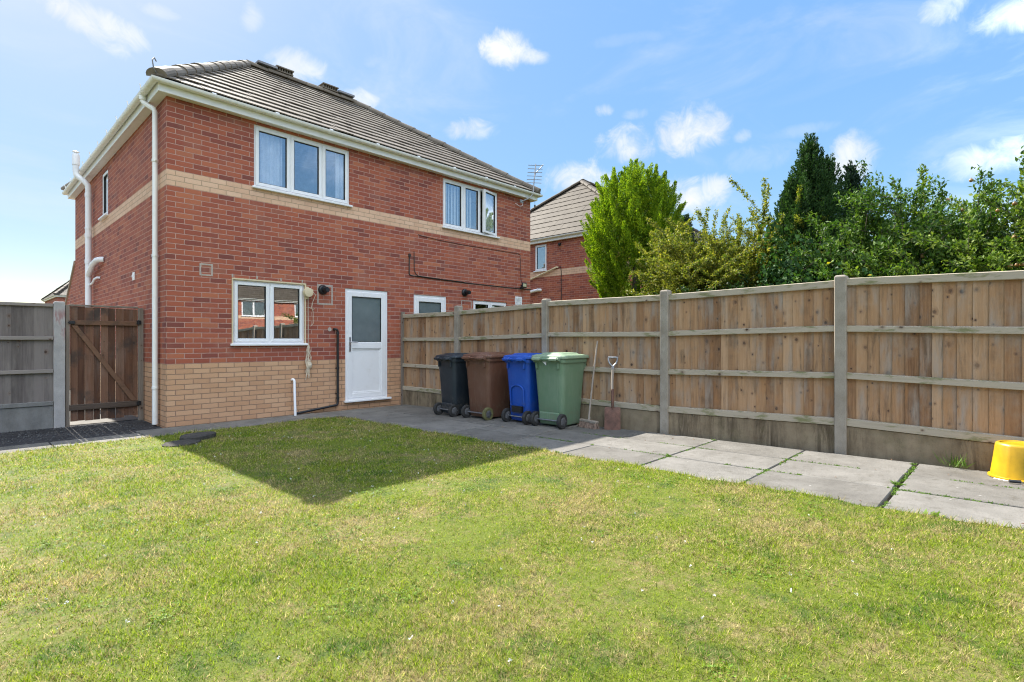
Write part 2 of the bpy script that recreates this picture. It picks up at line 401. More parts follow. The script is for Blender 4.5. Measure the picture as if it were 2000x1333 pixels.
M['gate_rail_dark'] = make_wood("blackened_gate_rail", [(.3, (.03, .02, .015)), (.6, (.06, .042, .032)), (.8, (.10, .075, .06))], knots=.15, vertical=False)
M['gate_frame'] = make_wood("grey_gate_post_wood", [(.3, (.09, .07, .055)), (.6, (.16, .13, .105)), (.8, (.22, .185, .155))], knots=.15)
M['handle_wood'] = make_wood("worn_handle_wood", [(.3, (.13, .10, .078)), (.6, (.22, .18, .145)), (.8, (.32, .27, .225))], knots=0.)

def make_concrete(name, c0, c1, streak=0., speck=.35, algae=.0, red=False):
    m, nt, b = mat(name, .9, .2)
    p = POS(nt); uv = UV(nt)
    n = NOISE(nt, p, 5, 6, .65); s = NOISE(nt, p, 120, 3, .7)
    col = RAMP(nt, n, [(.3, c0), (.7, c1)])
    col = MIX(nt, MR(nt, s, .52, .72, 0, speck), col, tuple(x * .45 for x in c0))
    if streak:
        k = NOISE(nt, VMUL(nt, uv, (1, .12, 1)), 9, 6, .75, .5); k2 = NOISE(nt, VMUL(nt, uv, (1., .45, 1)), 2.4, 4)
        f = MATH(nt, 'MULTIPLY', MR(nt, k, .41, .66), MR(nt, k2, .34, .64))
        col = MIX(nt, MATH(nt, 'MULTIPLY', f, streak), col, (.075, .055, .036))
        k3 = NOISE(nt, VMUL(nt, uv, (1., .25, 1)), 5.5, 5, .7)
        col = MIX(nt, MR(nt, k3, .55, .75, 0, .7 * streak), col, (.12, .078, .045))
    if algae:
        a = NOISE(nt, p, 3.5, 6, .7); col = MIX(nt, MR(nt, a, .5, .7, 0, algae), col, (.085, .085, .035))
    if red:
        q = NOISE(nt, VMUL(nt, p, (1, 1, .25)), 16, 4); zz = N(nt, 'ShaderNodeSeparateXYZ', {0: p}).outputs[2]
        f = MATH(nt, 'MULTIPLY', MR(nt, q, .5, .62), MATH(nt, 'MULTIPLY', MR(nt, zz, 1.05, 1.45), MR(nt, zz, 1.72, 1.6)))
        col = MIX(nt, MATH(nt, 'MULTIPLY', f, .6), col, (.28, .10, .10))
    setc(nt, b, col); bump(nt, b, MATH(nt, 'ADD', MATH(nt, 'MULTIPLY', s, .6), n), .4, .006)
    return m
M['post'] = make_concrete("concrete_post", (.24, .205, .165), (.36, .32, .27), speck=.5)
M['post_l'] = make_concrete("pale_concrete_post", (.30, .29, .285), (.44, .42, .41), speck=.5, red=True)
M['gravel_board'] = make_concrete("stained_gravel_board", (.20, .152, .10), (.30, .235, .16), streak=1., algae=.35)
M['gravel_board_l'] = make_concrete("grey_gravel_board", (.15, .147, .142), (.235, .23, .222), streak=.3)
M['coping'] = make_concrete("stone_verge", (.30, .235, .165), (.40, .32, .24))

def make_slab():
    m, nt, b = mat("concrete_paving_slab", .88, .25)
    p = POS(nt); r = ISL(nt)
    n = NOISE(nt, p, 3.2, 6, .65); s = NOISE(nt, p, 95, 4, .75); bl = NOISE(nt, p, 14, 5, .65)
    col = RAMP(nt, MATH(nt, 'ADD', MATH(nt, 'MULTIPLY', n, .8), MATH(nt, 'MULTIPLY', r, .2)), [(.3, (.105, .098, .087)), (.55, (.16, .151, .136)), (.78, (.21, .198, .18))])
    col = MIX(nt, MR(nt, s, .5, .75, 0, .6), col, (.05, .047, .042))
    col = MIX(nt, MR(nt, bl, .52, .72, 0, .55), col, (.075, .068, .052))
    vo = N(nt, 'ShaderNodeTexVoronoi', {'Vector': p, 'Scale': 7.}).outputs['Distance']
    col = MIX(nt, MATH(nt, 'MULTIPLY', MR(nt, vo, .04, .09, 1, 0), MR(nt, NOISE(nt, p, 1.7, 2), .5, .6)), col, (.30, .29, .27))
    setc(nt, b, col); bump(nt, b, s, .6, .005)
    return m
M['slab'] = make_slab()
def make_soil(name, c0, c1, sc=40.):
    m, nt, b = mat(name, .95, .1); p = POS(nt)
    n = NOISE(nt, p, sc, 6, .75); n2 = NOISE(nt, p, 2., 4)
    col = RAMP(nt, n, [(.3, c0), (.7, c1)]); col = MIX(nt, MR(nt, n2, .4, .7, 0, .4), col, c0)
    setc(nt, b, col); bump(nt, b, n, .9, .012)
    return m
M['soil'] = make_soil("joint_soil", (.035, .028, .02), (.09, .075, .05))
M['gravel'] = make_soil("dark_gravel", (.018, .018, .02), (.085, .083, .085), 70.)
M['stone'] = make_soil("gravel_stone", (.05, .05, .052), (.13, .128, .125), 30.)
M['earth'] = make_soil("garden_earth", (.05, .055, .02), (.11, .10, .045), 8.)
M['slate'] = make_soil("slate_stone", (.028, .027, .026), (.105, .096, .085), 34.)

def make_grass(name, ground=False):
    m = bpy.data.materials.new(name); m.use_nodes = True; nt = m.node_tree; b = nt.nodes['Principled BSDF']
    p = POS(nt); r = ISL(nt) if not ground else NOISE(nt, p, 55, 4, .7)
    sh = lambda o: N(nt, 'ShaderNodeVectorMath', {0: p, 1: o}, operation='ADD').outputs[0]
    dry = NOISE(nt, p, 1.15, 5, .72); dry2 = NOISE(nt, sh((7, 3, 0)), 6.5, 5, .7); tuft = NOISE(nt, sh((3, 9, 0)), 30, 4, .7)
    lush = NOISE(nt, sh((17, 31, 0)), 3.1, 5, .65)
    k = MATH(nt, 'ADD', MATH(nt, 'ADD', MATH(nt, 'MULTIPLY', dry, .65), MATH(nt, 'MULTIPLY', dry2, .40)), MATH(nt, 'MULTIPLY', tuft, .40))
    k = MR(nt, k, .575, .95)
    green = RAMP(nt, r, [(0., (.085, .140, .007)), (.4, (.190, .280, .010)), (.75, (.280, .355, .016)), (1., (.37, .41, .045))])
    lushc = RAMP(nt, r, [(0., (.036, .100, .007)), (.6, (.095, .200, .010)), (1., (.16, .27, .018))])
    straw = RAMP(nt, r, [(0., (.22, .17, .055)), (.5, (.43, .35, .145)), (1., (.57, .48, .235))])
    col = MIX(nt, MR(nt, MATH(nt, 'ADD', MATH(nt, 'MULTIPLY', lush, .7), MATH(nt, 'MULTIPLY', tuft, .3)), .50, .62), green, lushc)
    pick = MATH(nt, 'GREATER_THAN', MATH(nt, 'ADD', MATH(nt, 'MULTIPLY', k, .9), .12), N(nt, 'ShaderNodeTexWhiteNoise', {'W': MATH(nt, 'MULTIPLY', r, 917.)}, noise_dimensions='1D').outputs[0]) if not ground else MR(nt, k, .2, .9)
    col = MIX(nt, pick, col, straw)
    if ground: col = MIX(nt, .6, col, (.055, .048, .020))
    else:
        tv = MATH(nt, 'ADD', MATH(nt, 'MULTIPLY', NOISE(nt, p, 62, 3, .7), .75), MATH(nt, 'MULTIPLY', NOISE(nt, sh((5, 1, 0)), 19, 3, .6), .35))
        tv = MR(nt, tv, .40, .72, .30, 1.80, 'LINEAR')
        col = VMUL(nt, col, N(nt, 'ShaderNodeCombineXYZ', {0: tv, 1: tv, 2: tv}).outputs[0])
    setc(nt, b, col); b.inputs['Roughness'].default_value = .75; b.inputs['Specular IOR Level'].default_value = .18
    if not ground:
        tl = N(nt, 'ShaderNodeBsdfTranslucent', {'Color': col})
        mx = N(nt, 'ShaderNodeMixShader', {0: .46, 1: b.outputs[0], 2: tl.outputs[0]})
        nt.links.new(mx.outputs[0], nt.nodes['Material Output'].inputs[0])
    else: bump(nt, b, NOISE(nt, p, 70, 4, .8), 1., .015)
    return m
M['grass'] = make_grass("lawn_grass_blade"); M['turf'] = make_grass("lawn_turf", True)

def make_leaf(name, stops, trans=.35, rough=.6, spec=.2, yellow=None, tcol=1.25):
    m = bpy.data.materials.new(name); m.use_nodes = True; nt = m.node_tree; b = nt.nodes['Principled BSDF']
    r = ISL(nt); p = POS(nt)
    f = MATH(nt, 'ADD', MATH(nt, 'MULTIPLY', r, .6), MATH(nt, 'MULTIPLY', NOISE(nt, p, 2.6, 3), .4))
    col = RAMP(nt, f, stops)
    if yellow:
        yn = MATH(nt, 'MULTIPLY', MR(nt, NOISE(nt, p, yellow[1], 3), yellow[2], yellow[2] + .06), MATH(nt, 'GREATER_THAN', r, .35))
        col = MIX(nt, yn, col, yellow[0])
    setc(nt, b, col); b.inputs['Roughness'].default_value = rough; b.inputs['Specular IOR Level'].default_value = spec
    tl = N(nt, 'ShaderNodeBsdfTranslucent', {'Color': MIX(nt, 1., col, (tcol, tcol * 1.08, tcol * .5), 'MULTIPLY')})
    mx = N(nt, 'ShaderNodeMixShader', {0: trans, 1: b.outputs[0], 2: tl.outputs[0]})
    nt.links.new(mx.outputs[0], nt.nodes['Material Output'].inputs[0])
    return m
M['leaf_gold'] = make_leaf("golden_conifer_spray", [(.2, (.058, .125, .012)), (.5, (.17, .29, .014)), (.8, (.41, .49, .022))], .33, .6)
M['leaf_yew'] = make_leaf("dark_conifer_needles", [(.2, (.018, .05, .016)), (.5, (.034, .08, .024)), (.85, (.065, .125, .032))], .25, .5)
M['leaf_blue'] = make_leaf("blue_green_conifer_needles", [(.2, (.014, .034, .022)), (.85, (.035, .068, .04))], .2, .55)
M['leaf_shrub'] = make_leaf("yellow_green_shrub_leaf", [(.2, (.075, .125, .016)), (.5, (.18, .205, .026)), (.8, (.38, .335, .055))], .4, .5)
M['leaf_apple'] = make_leaf("apple_leaf", [(.2, (.028, .075, .011)), (.5, (.062, .13, .017)), (.85, (.15, .23, .035))], .28, .55, .25)
M['leaf_pear'] = make_leaf("light_green_leaf", [(.2, (.04, .09, .012)), (.5, (.10, .165, .018)), (.85, (.22, .28, .045))], .34, .55, .25)
M['leaf_ivy'] = make_leaf("ivy_leaf", [(.2, (.016, .05, .014)), (.5, (.035, .09, .022)), (.85, (.07, .15, .03))], .25, .6, .2, ((.50, .42, .03), 2.6, .63))
M['leaf_dark'] = make_leaf("hedge_leaf", [(.2, (.016, .042, .012)), (.85, (.045, .09, .02))], .25, .45)
M['weed'] = make_leaf("weed_leaf", [(.2, (.07, .14, .02)), (.8, (.16, .26, .05))], .3, .5)
M['bark'] = make_plain("bark", (.10, .078, .058), .9, .4, 30., bumps=.6)
M['apple'] = make_plain("apple_skin", (.27, .15, .05), .35, .4, 9.)
def make_bin(name, c, fade, rough=.42):
    m, nt, b = mat(name, rough, .5); p = OBJ(nt)
    n = NOISE(nt, p, 3, 5, .65); s = NOISE(nt, VMUL(nt, p, (6, 6, .5)), 7, 5, .65)
    col = MIX(nt, MR(nt, n, .4, .75, 0, .5), c, fade); col = MIX(nt, MR(nt, s, .50, .72, 0, .6), col, fade)
    z = N(nt, 'ShaderNodeSeparateXYZ', {0: p}).outputs[2]; dm = NOISE(nt, p, 18, 5, .7)
    col = MIX(nt, MATH(nt, 'MULTIPLY', MR(nt, z, .42, .1), MR(nt, dm, .45, .7, 0, .5)), col, (.17, .14, .10))
    setc(nt, b, col); nt.links.new(MR(nt, n, .3, .7, rough - .08, rough + .18), b.inputs['Roughness'])
    bump(nt, b, NOISE(nt, p, 220, 2), .08, .002)
    return m

# ------------------------------------------------------------------ the setting: ground, paths, lawn
def sheet(name, xs, ys, m, dz=0., kind='structure'):
    mb = MB()
    for i in range(len(xs) - 1):
        for j in range(len(ys) - 1):
            q = [(xs[i], ys[j]), (xs[i + 1], ys[j]), (xs[i + 1], ys[j + 1]), (xs[i], ys[j + 1])]
            mb.quad(*[(x, y, zg(y) + dz) for x, y in q])
    return tag(mb.build(name, m, fixn=False), kind=kind)
YS = [-400, -60, -20, -14, -10, -7, -4, -2, 0, 20, 60, 400]
sheet("ground", [-400, -60, -20, -6, 0, 6, 20, 60, 400], YS, M['earth'], -.05)
def wavy(t, s=0.): return .022 * math.sin(t * 5.1 + s) + .018 * math.sin(t * 11.7 + 2 * s) + .012 * math.sin(t * 23.3 + s)
LAWN_X, LAWN_Y = 2.19, -.80
def lawn_edge():
    pts = [(-7., LAWN_Y), ]
    x = -6.9
    while x < LAWN_X - .45: pts.append((x, LAWN_Y + wavy(x, .5))); x += .06
    for k in range(7):                                # rounded corner by the house
        a = math.pi / 2 * (1 - k / 6); pts.append((LAWN_X - .40 + .40 * math.cos(a), LAWN_Y - .36 + .36 * math.sin(a)))
    y = LAWN_Y - .42
    while y > -12: pts.append((LAWN_X + wavy(y, 2.) + .004 * (y + 4), y)); y -= .06
    return pts
LE = lawn_edge()
bm_ = MB()
# fan strips from the edge inwards so the turf follows the gentle rise of the plot
inner = [(-7., y) for y in np.linspace(LAWN_Y, -12.5, 14)]
poly = LE + [(LAWN_X, -12.5), (-7., -12.5)]
def lawn_mesh():
    bm = bmesh.new(); vs = [bm.verts.new((x, y, 0)) for x, y in poly]
    f = bm.faces.new(vs); bmesh.ops.triangulate(bm, faces=[f])
    for y in np.arange(-12, -.9, .8):
        bmesh.ops.bisect_plane(bm, geom=bm.verts[:] + bm.edges[:] + bm.faces[:], plane_co=(0, y, 0), plane_no=(0, 1, 0))
    for v in bm.verts: v.co.z = zg(v.co.y) + .008
    bmesh.ops.recalc_face_normals(bm, faces=bm.faces)
    me = bpy.data.meshes.new("lawn"); bm.to_mesh(me); bm.free(); me.materials.append(M['turf'])
    if me.polygons[0].normal.z < 0: me.flip_normals()
    return tag(link(bpy.data.objects.new("lawn", me)), kind='structure')
lawn_mesh()
sheet("soil", [-7, -2, 2.0, 4.25], [-12, -8, -4, -1, 0.02], M['soil'], -.022)
sheet("gravel_strip", [-6, -3, -1, -.02], [-.26, .3, .8, 1.32], M['gravel'], -.012)
sheet("side_path", [-6, -3, -1, -.02], [1.33, 3, 6, 14], M['slab'], -.006)

def slab(mb, x0, x1, y0, y1, skew=0.):
    j = lambda: rng.normal() * .0022
    tx, ty, tz = rng.normal() * .003, rng.normal() * .003, rng.normal() * .002
    cx, cy = (x0 + x1) / 2, (y0 + y1) / 2; i0 = len(mb.v)
    mb.box(x0 + j(), x1 + j(), y0 + j(), y1 + j(), -.05, 0.)
    for i in range(i0, len(mb.v)):
        x, y, z = mb.v[i]; mb.v[i] = (x, y, z + zg(y) + tx * (x - cx) + ty * (y - cy) + tz + .004)
mb = MB()
xs = [2.15, 2.80, 3.385, 3.99]
for jx, (a, b) in enumerate(zip(xs[:-1], xs[1:])):
    ys = [-4.375, -5.34, -6.24, -7.16, -8.075, -8.99, -9.9, -10.8]
    if jx == 0: ys[0] = -4.47
    for k in range(len(ys) - 1):
        gap = .028 if k == 4 else .007
        slab(mb, a + .005, b - .005, ys[k + 1] + .006, ys[k] - (gap if k == 4 else .006))
ya = -.10
for (x0, x1, y0, y1) in ((2.15, 3.05, -.70, -.12), (3.05, 3.97, -.70, -.12), (2.28, 3.1, -1.6, -.71), (3.1, 3.97, -1.3, -.71), (3.1, 3.97, -2.2, -1.31), (2.15, 3.1, -2.5, -1.61),
                         (3.1, 3.97, -3.1, -2.21), (2.15, 3.1, -3.4, -2.51), (3.1, 3.97, -4.36, -3.11), (2.15, 2.79, -4.45, -3.41), (2.80, 3.1, -4.36, -3.41)):
    slab(mb, x0 + .005, x1 - .005, y0 + .005, y1 - .005)
tag(mb.build("patio", M['slab'], bevel=.006), kind='structure')
mb = MB()
px = [-6.2, -5.3, -4.4, -3.5, -2.6, -1.95, -1.29, -.38, .52, 1.42, 2.14]
for a, b in zip(px[:-1], px[1:]):
    hi = -.25 if b < 0 else -.03
    slab(mb, a + (.012 if a == -1.29 else .005), b - .005, -.84, hi)
tag(mb.build("path", M['slab'], bevel=.006), kind='structure')

# lawn grass: one sheet of short mown blades, denser and finer close to the camera
def in_poly(x, y, poly):
    P = np.array(poly); inside = np.zeros(len(x), bool); j = len(P) - 1
    for i in range(len(P)):
        xi, yi = P[i]; xj, yj = P[j]
        c = ((yi > y) != (yj > y)) & (x < (xj - xi) * (y - yi) / (yj - yi + 1e-12) + xi)
        inside ^= c; j = i
    return inside
def grass():
    n = 2600000
    x = rng.uniform(-4.6, 2.30, n); y = rng.uniform(-9.2, -.70, n)
    dx, dy = x - CAM.x, y - CAM.y
    fwd = .726 * dx + .688 * dy; rt = .688 * dx - .726 * dy
    dist = np.hypot(dx, dy)
    dens = np.clip((2.2 / np.maximum(dist, 1.4)) ** 1.55, .07, 1.0)
    vis = (fwd > 1.2) & (np.abs(rt) < fwd * 1.02 + .35)
    dens = np.where(vis, dens, .02)
    keep = rng.random(n) < dens * .64
    x, y, dist = x[keep], y[keep], dist[keep]
    k = in_poly(x, y, [(a, b) for a, b in poly])
    # some blades lean out over the slab edge
    for cx_, cy_ in ((-.27, -1.70), (-.02, -1.44)): k &= np.hypot(x - cx_, y - cy_) > .185
    x, y, dist = x[k], y[k], dist[k]
    n = len(x); sc = np.clip((dist / 2.2) ** .62, .85, 2.1)
    hv = .55 + .9 * np.clip(np.sin(x * 3.1 + 1.7 * np.sin(y * 2.3)) * np.sin(y * 2.7 + x) * .5 + .5, 0, 1)
    cl_ = np.sin(x * 61 + 3 * np.sin(y * 17)) * np.sin(y * 57 + 3 * np.sin(x * 19)) * .5 + .5
    h = rng.gamma(5, .0034, n) * hv * (.8 + .25 * sc) * (.6 + .7 * cl_)
    h = np.minimum(h, .030 + .006 * rng.random(n))
    edge = np.minimum(np.abs(x - LAWN_X), np.abs(y - LAWN_Y)) < .09
    h = np.where(edge, h * 1.45, h)
    w = rng.uniform(.0022, .0044, n) * sc
    a = rng.uniform(0, 2 * np.pi, n); lean = rng.uniform(.15, 1.15, n)
    th = rng.uniform(0, 2 * np.pi, n)
    z = zgn(y) + .004
    bx, by = np.cos(a) * w * .5, np.sin(a) * w * .5
    tipx, tipy = x + np.cos(th) * h * lean, y + np.sin(th) * h * lean
    V = np.stack([np.stack([x - bx, y - by, z], 1), np.stack([x + bx, y + by, z], 1), np.stack([tipx, tipy, z + h], 1)], 1).reshape(-1, 3)
    F = np.arange(3 * n).reshape(n, 3)
    o = np_mesh("grass", V, F, M['grass'])
    return tag(o, "short mown lawn grass, green mottled with dry straw patches", "grass", kind='stuff')
grass()

# ------------------------------------------------------------------ houses
class Frame:
    """a wall face: u along the wall, d outward, z up (house-local)"""
    def __init__(s, kind, Wd, D): s.kind, s.W, s.D = kind, Wd, D
    def __call__(s, q):
        u, d, z = q
        return {'rear': (u, -d, z), 'left': (-d, u, z), 'right': (s.W + d, u, z), 'front': (u, s.D + d, z)}[s.kind]
def wall_face(mb, fr, u0, u1, z0, z1, holes, reveal=.10):
    mb.xf = fr
    us = sorted({u0, u1, *[h[0] for h in holes], *[h[1] for h in holes]}); zs = sorted({z0, z1, *[h[2] for h in holes], *[h[3] for h in holes]})
    for a, b in zip(us[:-1], us[1:]):
        for c, d in zip(zs[:-1], zs[1:]):
            if any(h[0] <= a and b <= h[1] and h[2] <= c and d <= h[3] for h in holes): continue
            mb.quad((a, 0, c), (b, 0, c), (b, 0, d), (a, 0, d))
    for a, b, c, d in holes:
        r = -reveal
        mb.quad((a, 0, c), (a, r, c), (a, r, d), (a, 0, d)); mb.quad((b, 0, c), (b, r, c), (b, r, d), (b, 0, d))
        mb.quad((a, 0, d), (a, r, d), (b, r, d), (b, 0, d)); mb.quad((a, 0, c), (a, r, c), (b, r, c), (b, 0, c))
    mb.xf = None
def bars(mb, u0, u1, z0, z1, w, d0, d1, wt=None):
    wt = wt or w
    mb.box(u0, u0 + w, d0, d1, z0, z1); mb.box(u1 - w, u1, d0, d1, z0, z1)
    mb.box(u0 + w, u1 - w, d0, d1, z0, z0 + w); mb.box(u0 + w, u1 - w, d0, d1, z1 - wt, z1)
def window(root, fr, u0, u1, z0, z1, splits, glass, sill=.05, open_last=0., backing=None, sashw=.052, tilt=0.):
    """splits: edges of the lights as fractions"""
    mb = MB(); mb.xf = fr
    fw = .042
    bars(mb, u0, u1, z0, z1, fw, -.085, -.022)
    cuts = [u0 + (u1 - u0) * s for s in splits]
    for c in cuts[1:-1]: mb.box(c - .022, c + .022, -.085, -.022, z0 + fw, z1 - fw)
    win = mb.build("window", M['upvc'], root, bevel=.004)
    for k, (a, b) in enumerate(zip(cuts[:-1], cuts[1:])):
        a2 = a + (fw - .012 if k == 0 else .010); b2 = b - (fw - .012 if k == len(cuts) - 2 else .010)
        za, zb = z0 + fw - .012, z1 - fw + .012
        last = open_last and k == len(cuts) - 2
        if last:
            ca, sa = math.cos(open_last), math.sin(open_last); pv = b2
            def rot(q, fr=fr, pv=pv, ca=ca, sa=sa):
                u, d, z = q; du = u - pv; dd = d + .02
                return fr((pv + du * ca + dd * sa, -.02 - du * sa + dd * ca, z))
            xf = rot
        else: xf = fr
        m2 = MB(); m2.xf = xf; bars(m2, a2, b2, za, zb, sashw, -.07, -.008)
        m2.build("sash", M['upvc'], win, bevel=.006)
        m3 = MB(); m3.xf = xf; bars(m3, a2 + sashw - .003, b2 - sashw + .003, za + sashw - .003, zb - sashw + .003, .010, -.05, -.016)
        m3.build("seal", M['dark_gap'], win)
        m4 = MB(); m4.xf = (lambda q, xf=xf: xf((q[0], q[1] - (q[2] - (z0 + z1) / 2) * tilt, q[2]))); m4.box(a2 + sashw, b2 - sashw, -.042, -.036, za + sashw, zb - sashw)
        m4.build("pane", M[glass], win)
    if sill:
        m5 = MB(); m5.xf = fr; m5.box(u0 - .035, u1 + .035, -.02, sill, z0 - .032, z0 + .004)
        m5.build("sill", M['upvc'], win, bevel=.006)
    # the room behind, so that one sees into a space and not through the house
    m6 = MB(); m6.xf = fr; e = .25
    m6.quad((u0 - e, -1.6, z0 - e), (u1 + e, -1.6, z0 - e), (u1 + e, -1.6, z1 + .04), (u0 - e, -1.6, z1 + .04))
    m6.quad((u0 - e, -.101, z0 - e), (u0 - e, -1.6, z0 - e), (u0 - e, -1.6, z1 + .04), (u0 - e, -.101, z1 + .04))
    m6.quad((u1 + e, -.101, z0 - e), (u1 + e, -1.6, z0 - e), (u1 + e, -1.6, z1 + .04), (u1 + e, -.101, z1 + .04))
    m6.quad((u0 - e, -.101, z0 - e), (u1 + e, -.101, z0 - e), (u1 + e, -1.6, z0 - e), (u0 - e, -1.6, z0 - e))
    m6.quad((u0 - e, -.101, z1 + .04), (u1 + e, -.101, z1 + .04), (u1 + e, -1.6, z1 + .04), (u0 - e, -1.6, z1 + .04))
    m6.build("room_lining", M['room'], win)
    if backing:
        for (name, m, ua, ub, kind) in backing:
            mb = MB(); mb.xf = fr
            if kind == 'slats':
                n = int((ub - ua) / .085)
                for q in range(n):
                    c = ua + (q + .5) * .085; s = .032 + .006 * math.sin(q * 2.1)
                    mb.quad((c - s, -.115, z0 + .02), (c + s, -.135, z0 + .02), (c + s, -.135, z1 - .02), (c - s, -.115, z1 - .02))
            else:
                n = 40
                for q in range(n):
                    c0, c1 = ua + (ub - ua) * q / n, ua + (ub - ua) * (q + 1) / n
                    f = lambda c: -.14 + .02 * math.sin(c * 70) + .012 * math.sin(c * 31)
                    mb.quad((c0, f(c0), z0 - .1), (c1, f(c1), z0 - .1), (c1, f(c1), z1 - .02), (c0, f(c0), z1 - .02))
            mb.build(name, M[m], win)
    return win
def door(root, fr, u0, u1, z0, z1, handle_left=True, gz=.50):
    mb = MB(); mb.xf = fr; fw = .062
    mb.box(u0, u0 + fw, -.085, -.012, z0, z1); mb.box(u1 - fw, u1, -.085, -.012, z0, z1); mb.box(u0 + fw, u1 - fw, -.085, -.012, z1 - fw, z1)
    mb.box(u0 + fw, u1 - fw, -.085, -.012, z0, z0 + .045)
    fo = mb.build("door_frame", M['upvc'], root, bevel=.005)
    m2 = MB(); m2.xf = fr; a, b, c, d = u0 + fw - .012, u1 - fw + .012, z0 + .033, z1 - fw + .012
    zm = c + (d - c) * gz; sw = .088
    m2.box(a, a + sw, -.07, -.004, c, d); m2.box(b - sw, b, -.07, -.004, c, d)
    m2.box(a + sw, b - sw, -.07, -.004, d - sw, d); m2.box(a + sw, b - sw, -.07, -.004, c, c + sw); m2.box(a + sw, b - sw, -.07, -.004, zm - .07, zm + .07 - .02)
    lf = m2.build("door_leaf", M['upvc'], fo, bevel=.007)
    lf.name = "door_leaf"
    m3 = MB(); m3.xf = fr; m3.box(a + sw + .001, b - sw - .001, -.05, -.026, c + sw, zm - .07); bars(m3, a + sw, b - sw, c + sw, zm - .07, .022, -.04, -.014)
    m3.build("door_panel", M['upvc'], fo, bevel=.004)
    m4 = MB(); m4.xf = fr; m4.box(a + sw, b - sw, -.045, -.03, zm + .05, d - sw); m4.build("pane", M['frost'], fo)
    m7 = MB(); m7.xf = fr; bars(m7, a + sw - .002, b - sw + .002, zm + .048, d - sw + .002, .011, -.05, -.012); m7.build("seal", M['dark_gap'], fo)
    hu = a + sw * .5 if handle_left else b - sw * .5; sg = 1 if handle_left else -1; hz = zm + .02
    m5 = MB(); m5.xf = fr; m5.box(hu - .015, hu + .015, -.006, .006, hz - .14, hz + .12)
    m5.tube([(hu, .004, hz + .03), (hu, .045, hz + .03), (hu + sg * .03, .05, hz + .03), (hu + sg * .125, .048, hz + .028)], .009)
    m5.build("handle", M['steel'], fo, smooth=True)
    m6 = MB(); m6.xf = fr; m6.box(u0 - .03, u1 + .045, -.02, .07, z0 - .035, z0 + .001); m6.build("threshold", M['upvc'], fo, bevel=.006)
    return fo
def rect_sweep(mb, prof, Wd, D):
    rings = []
    for o, z in prof + [prof[0]]:
        rings.append([(-o, -o, z), (Wd + o, -o, z), (Wd + o, D + o, z), (-o, D + o, z)])
    return mb.loft(rings, False, False)
def roof(root, Wd, D, tile='tile', o=.17, ze=4.855, zr=7.49, inset=2.52, seed=3, sides=('rear', 'left', 'right', 'front')):
    rg = np.random.default_rng(seed)
    E = {'a': Vector((-o, -o, ze)), 'b': Vector((Wd + o, -o, ze)), 'c': Vector((Wd + o, D + o, ze)), 'd': Vector((-o, D + o, ze))}
    R1, R2 = Vector((inset, D / 2, zr)), Vector((Wd - inset, D / 2, zr))
    planes = {'rear': (E['a'], E['b'], R1, R2), 'right': (E['b'], E['c'], R2, R2), 'front': (E['c'], E['d'], R2, R1), 'left': (E['d'], E['a'], R1, R1)}
    mb = MB(); base = MB()
    for nm, (A, B, C, Dd) in planes.items():
        ud = (B - A).normalized(); nrm = ud.cross(((C + Dd) / 2 - A)).normalized()
        if nrm.z < 0: nrm = -nrm
        up = nrm.cross(ud); 
        if up.z < 0: up = -up
        Ls = (C - A).dot(up); n = max(8, round(Ls / .345)); wdt = .30
        base.quad(A - nrm * .01, B - nrm * .01, Dd - nrm * .01, C - nrm * .01)
        uL = lambda t: (A + (C - A) * t - A).dot(ud); uR = lambda t: (B + (Dd - B) * t - A).dot(ud)
        for k in range(n):
            t0, t1 = k / n, min(1., (k + 1) / n + .02)
            l0, r0, l1, r1 = uL(t0), uR(t0), uL(t1), uR(t1)
            off = (k % 2) * .15; m0 = int((min(l0, l1)) // wdt) - 1; m1 = int(max(r0, r1) // wdt) + 2
            for q in range(m0, m1):
                a, b = q * wdt + off + .002, (q + 1) * wdt + off - .002
                a0, b0 = max(a, l0), min(b, r0); a1, b1 = max(a, l1), min(b, r1)
                if b0 - a0 < .004: continue
                if b1 - a1 < .002: a1 = b1 = min(max((a0 + b0) / 2, l1), r1)
                dh = rg.normal() * .0018
                P = lambda u, t, h: A + ud * u + up * (Ls * t) + nrm * h
                h0, h1, th = (.047 if tile == 'tile' else .036) + dh, .016 + dh, .016
                v = [P(a0, t0, h0 - th), P(b0, t0, h0 - th), P(b1, t1, h1 - .012), P(a1, t1, h1 - .012), P(a0, t0, h0), P(b0, t0, h0), P(b1, t1, h1), P(a1, t1, h1)]
                i = mb.p(*v)
                for f in ((0, 3, 2, 1), (4, 5, 6, 7), (0, 1, 5, 4), (1, 2, 6, 5), (2, 3, 7, 6), (3, 0, 4, 7)): mb.f.append(tuple(i + x for x in f))
    rf = mb.build("roof", M[tile], root)
    base.build("roof_underlay", M['dark_gap'], rf)
    # ridge and hip tiles, half-round, bedded in mortar
    rt = MB()
    def run(P, Q, r=.125, step=.45, lift=.03):
        ax = (Q - P); L = ax.length; ax.normalize(); side = ax.cross(Vector((0, 0, 1))).normalized(); upv = side.cross(ax)
        n = max(1, round(L / step))
        for k in range(n):
            s0, s1 = L * k / n, L * (k + 1) / n + .02
            rings = []
            for s, rr in ((s0, r + .008), (s1, r - .006)):
                wob_ = rg.normal() * .006
                rings.append([P + ax * s + upv * (lift + wob_) + (side * math.cos(a) + upv * (math.sin(a) * .72)) * rr for a in np.linspace(-.25, math.pi + .25, 10)])
            rt.loft(rings, True, True)
    for e, r_ in (('a', R1), ('b', R2), ('c', R2), ('d', R1)): run(E[e] + (r_ - E[e]).normalized() * .05, r_)
    run(R1, R2)
    rt.build("ridge_tiles", M[tile], rf)
    return E, R1, R2, rf
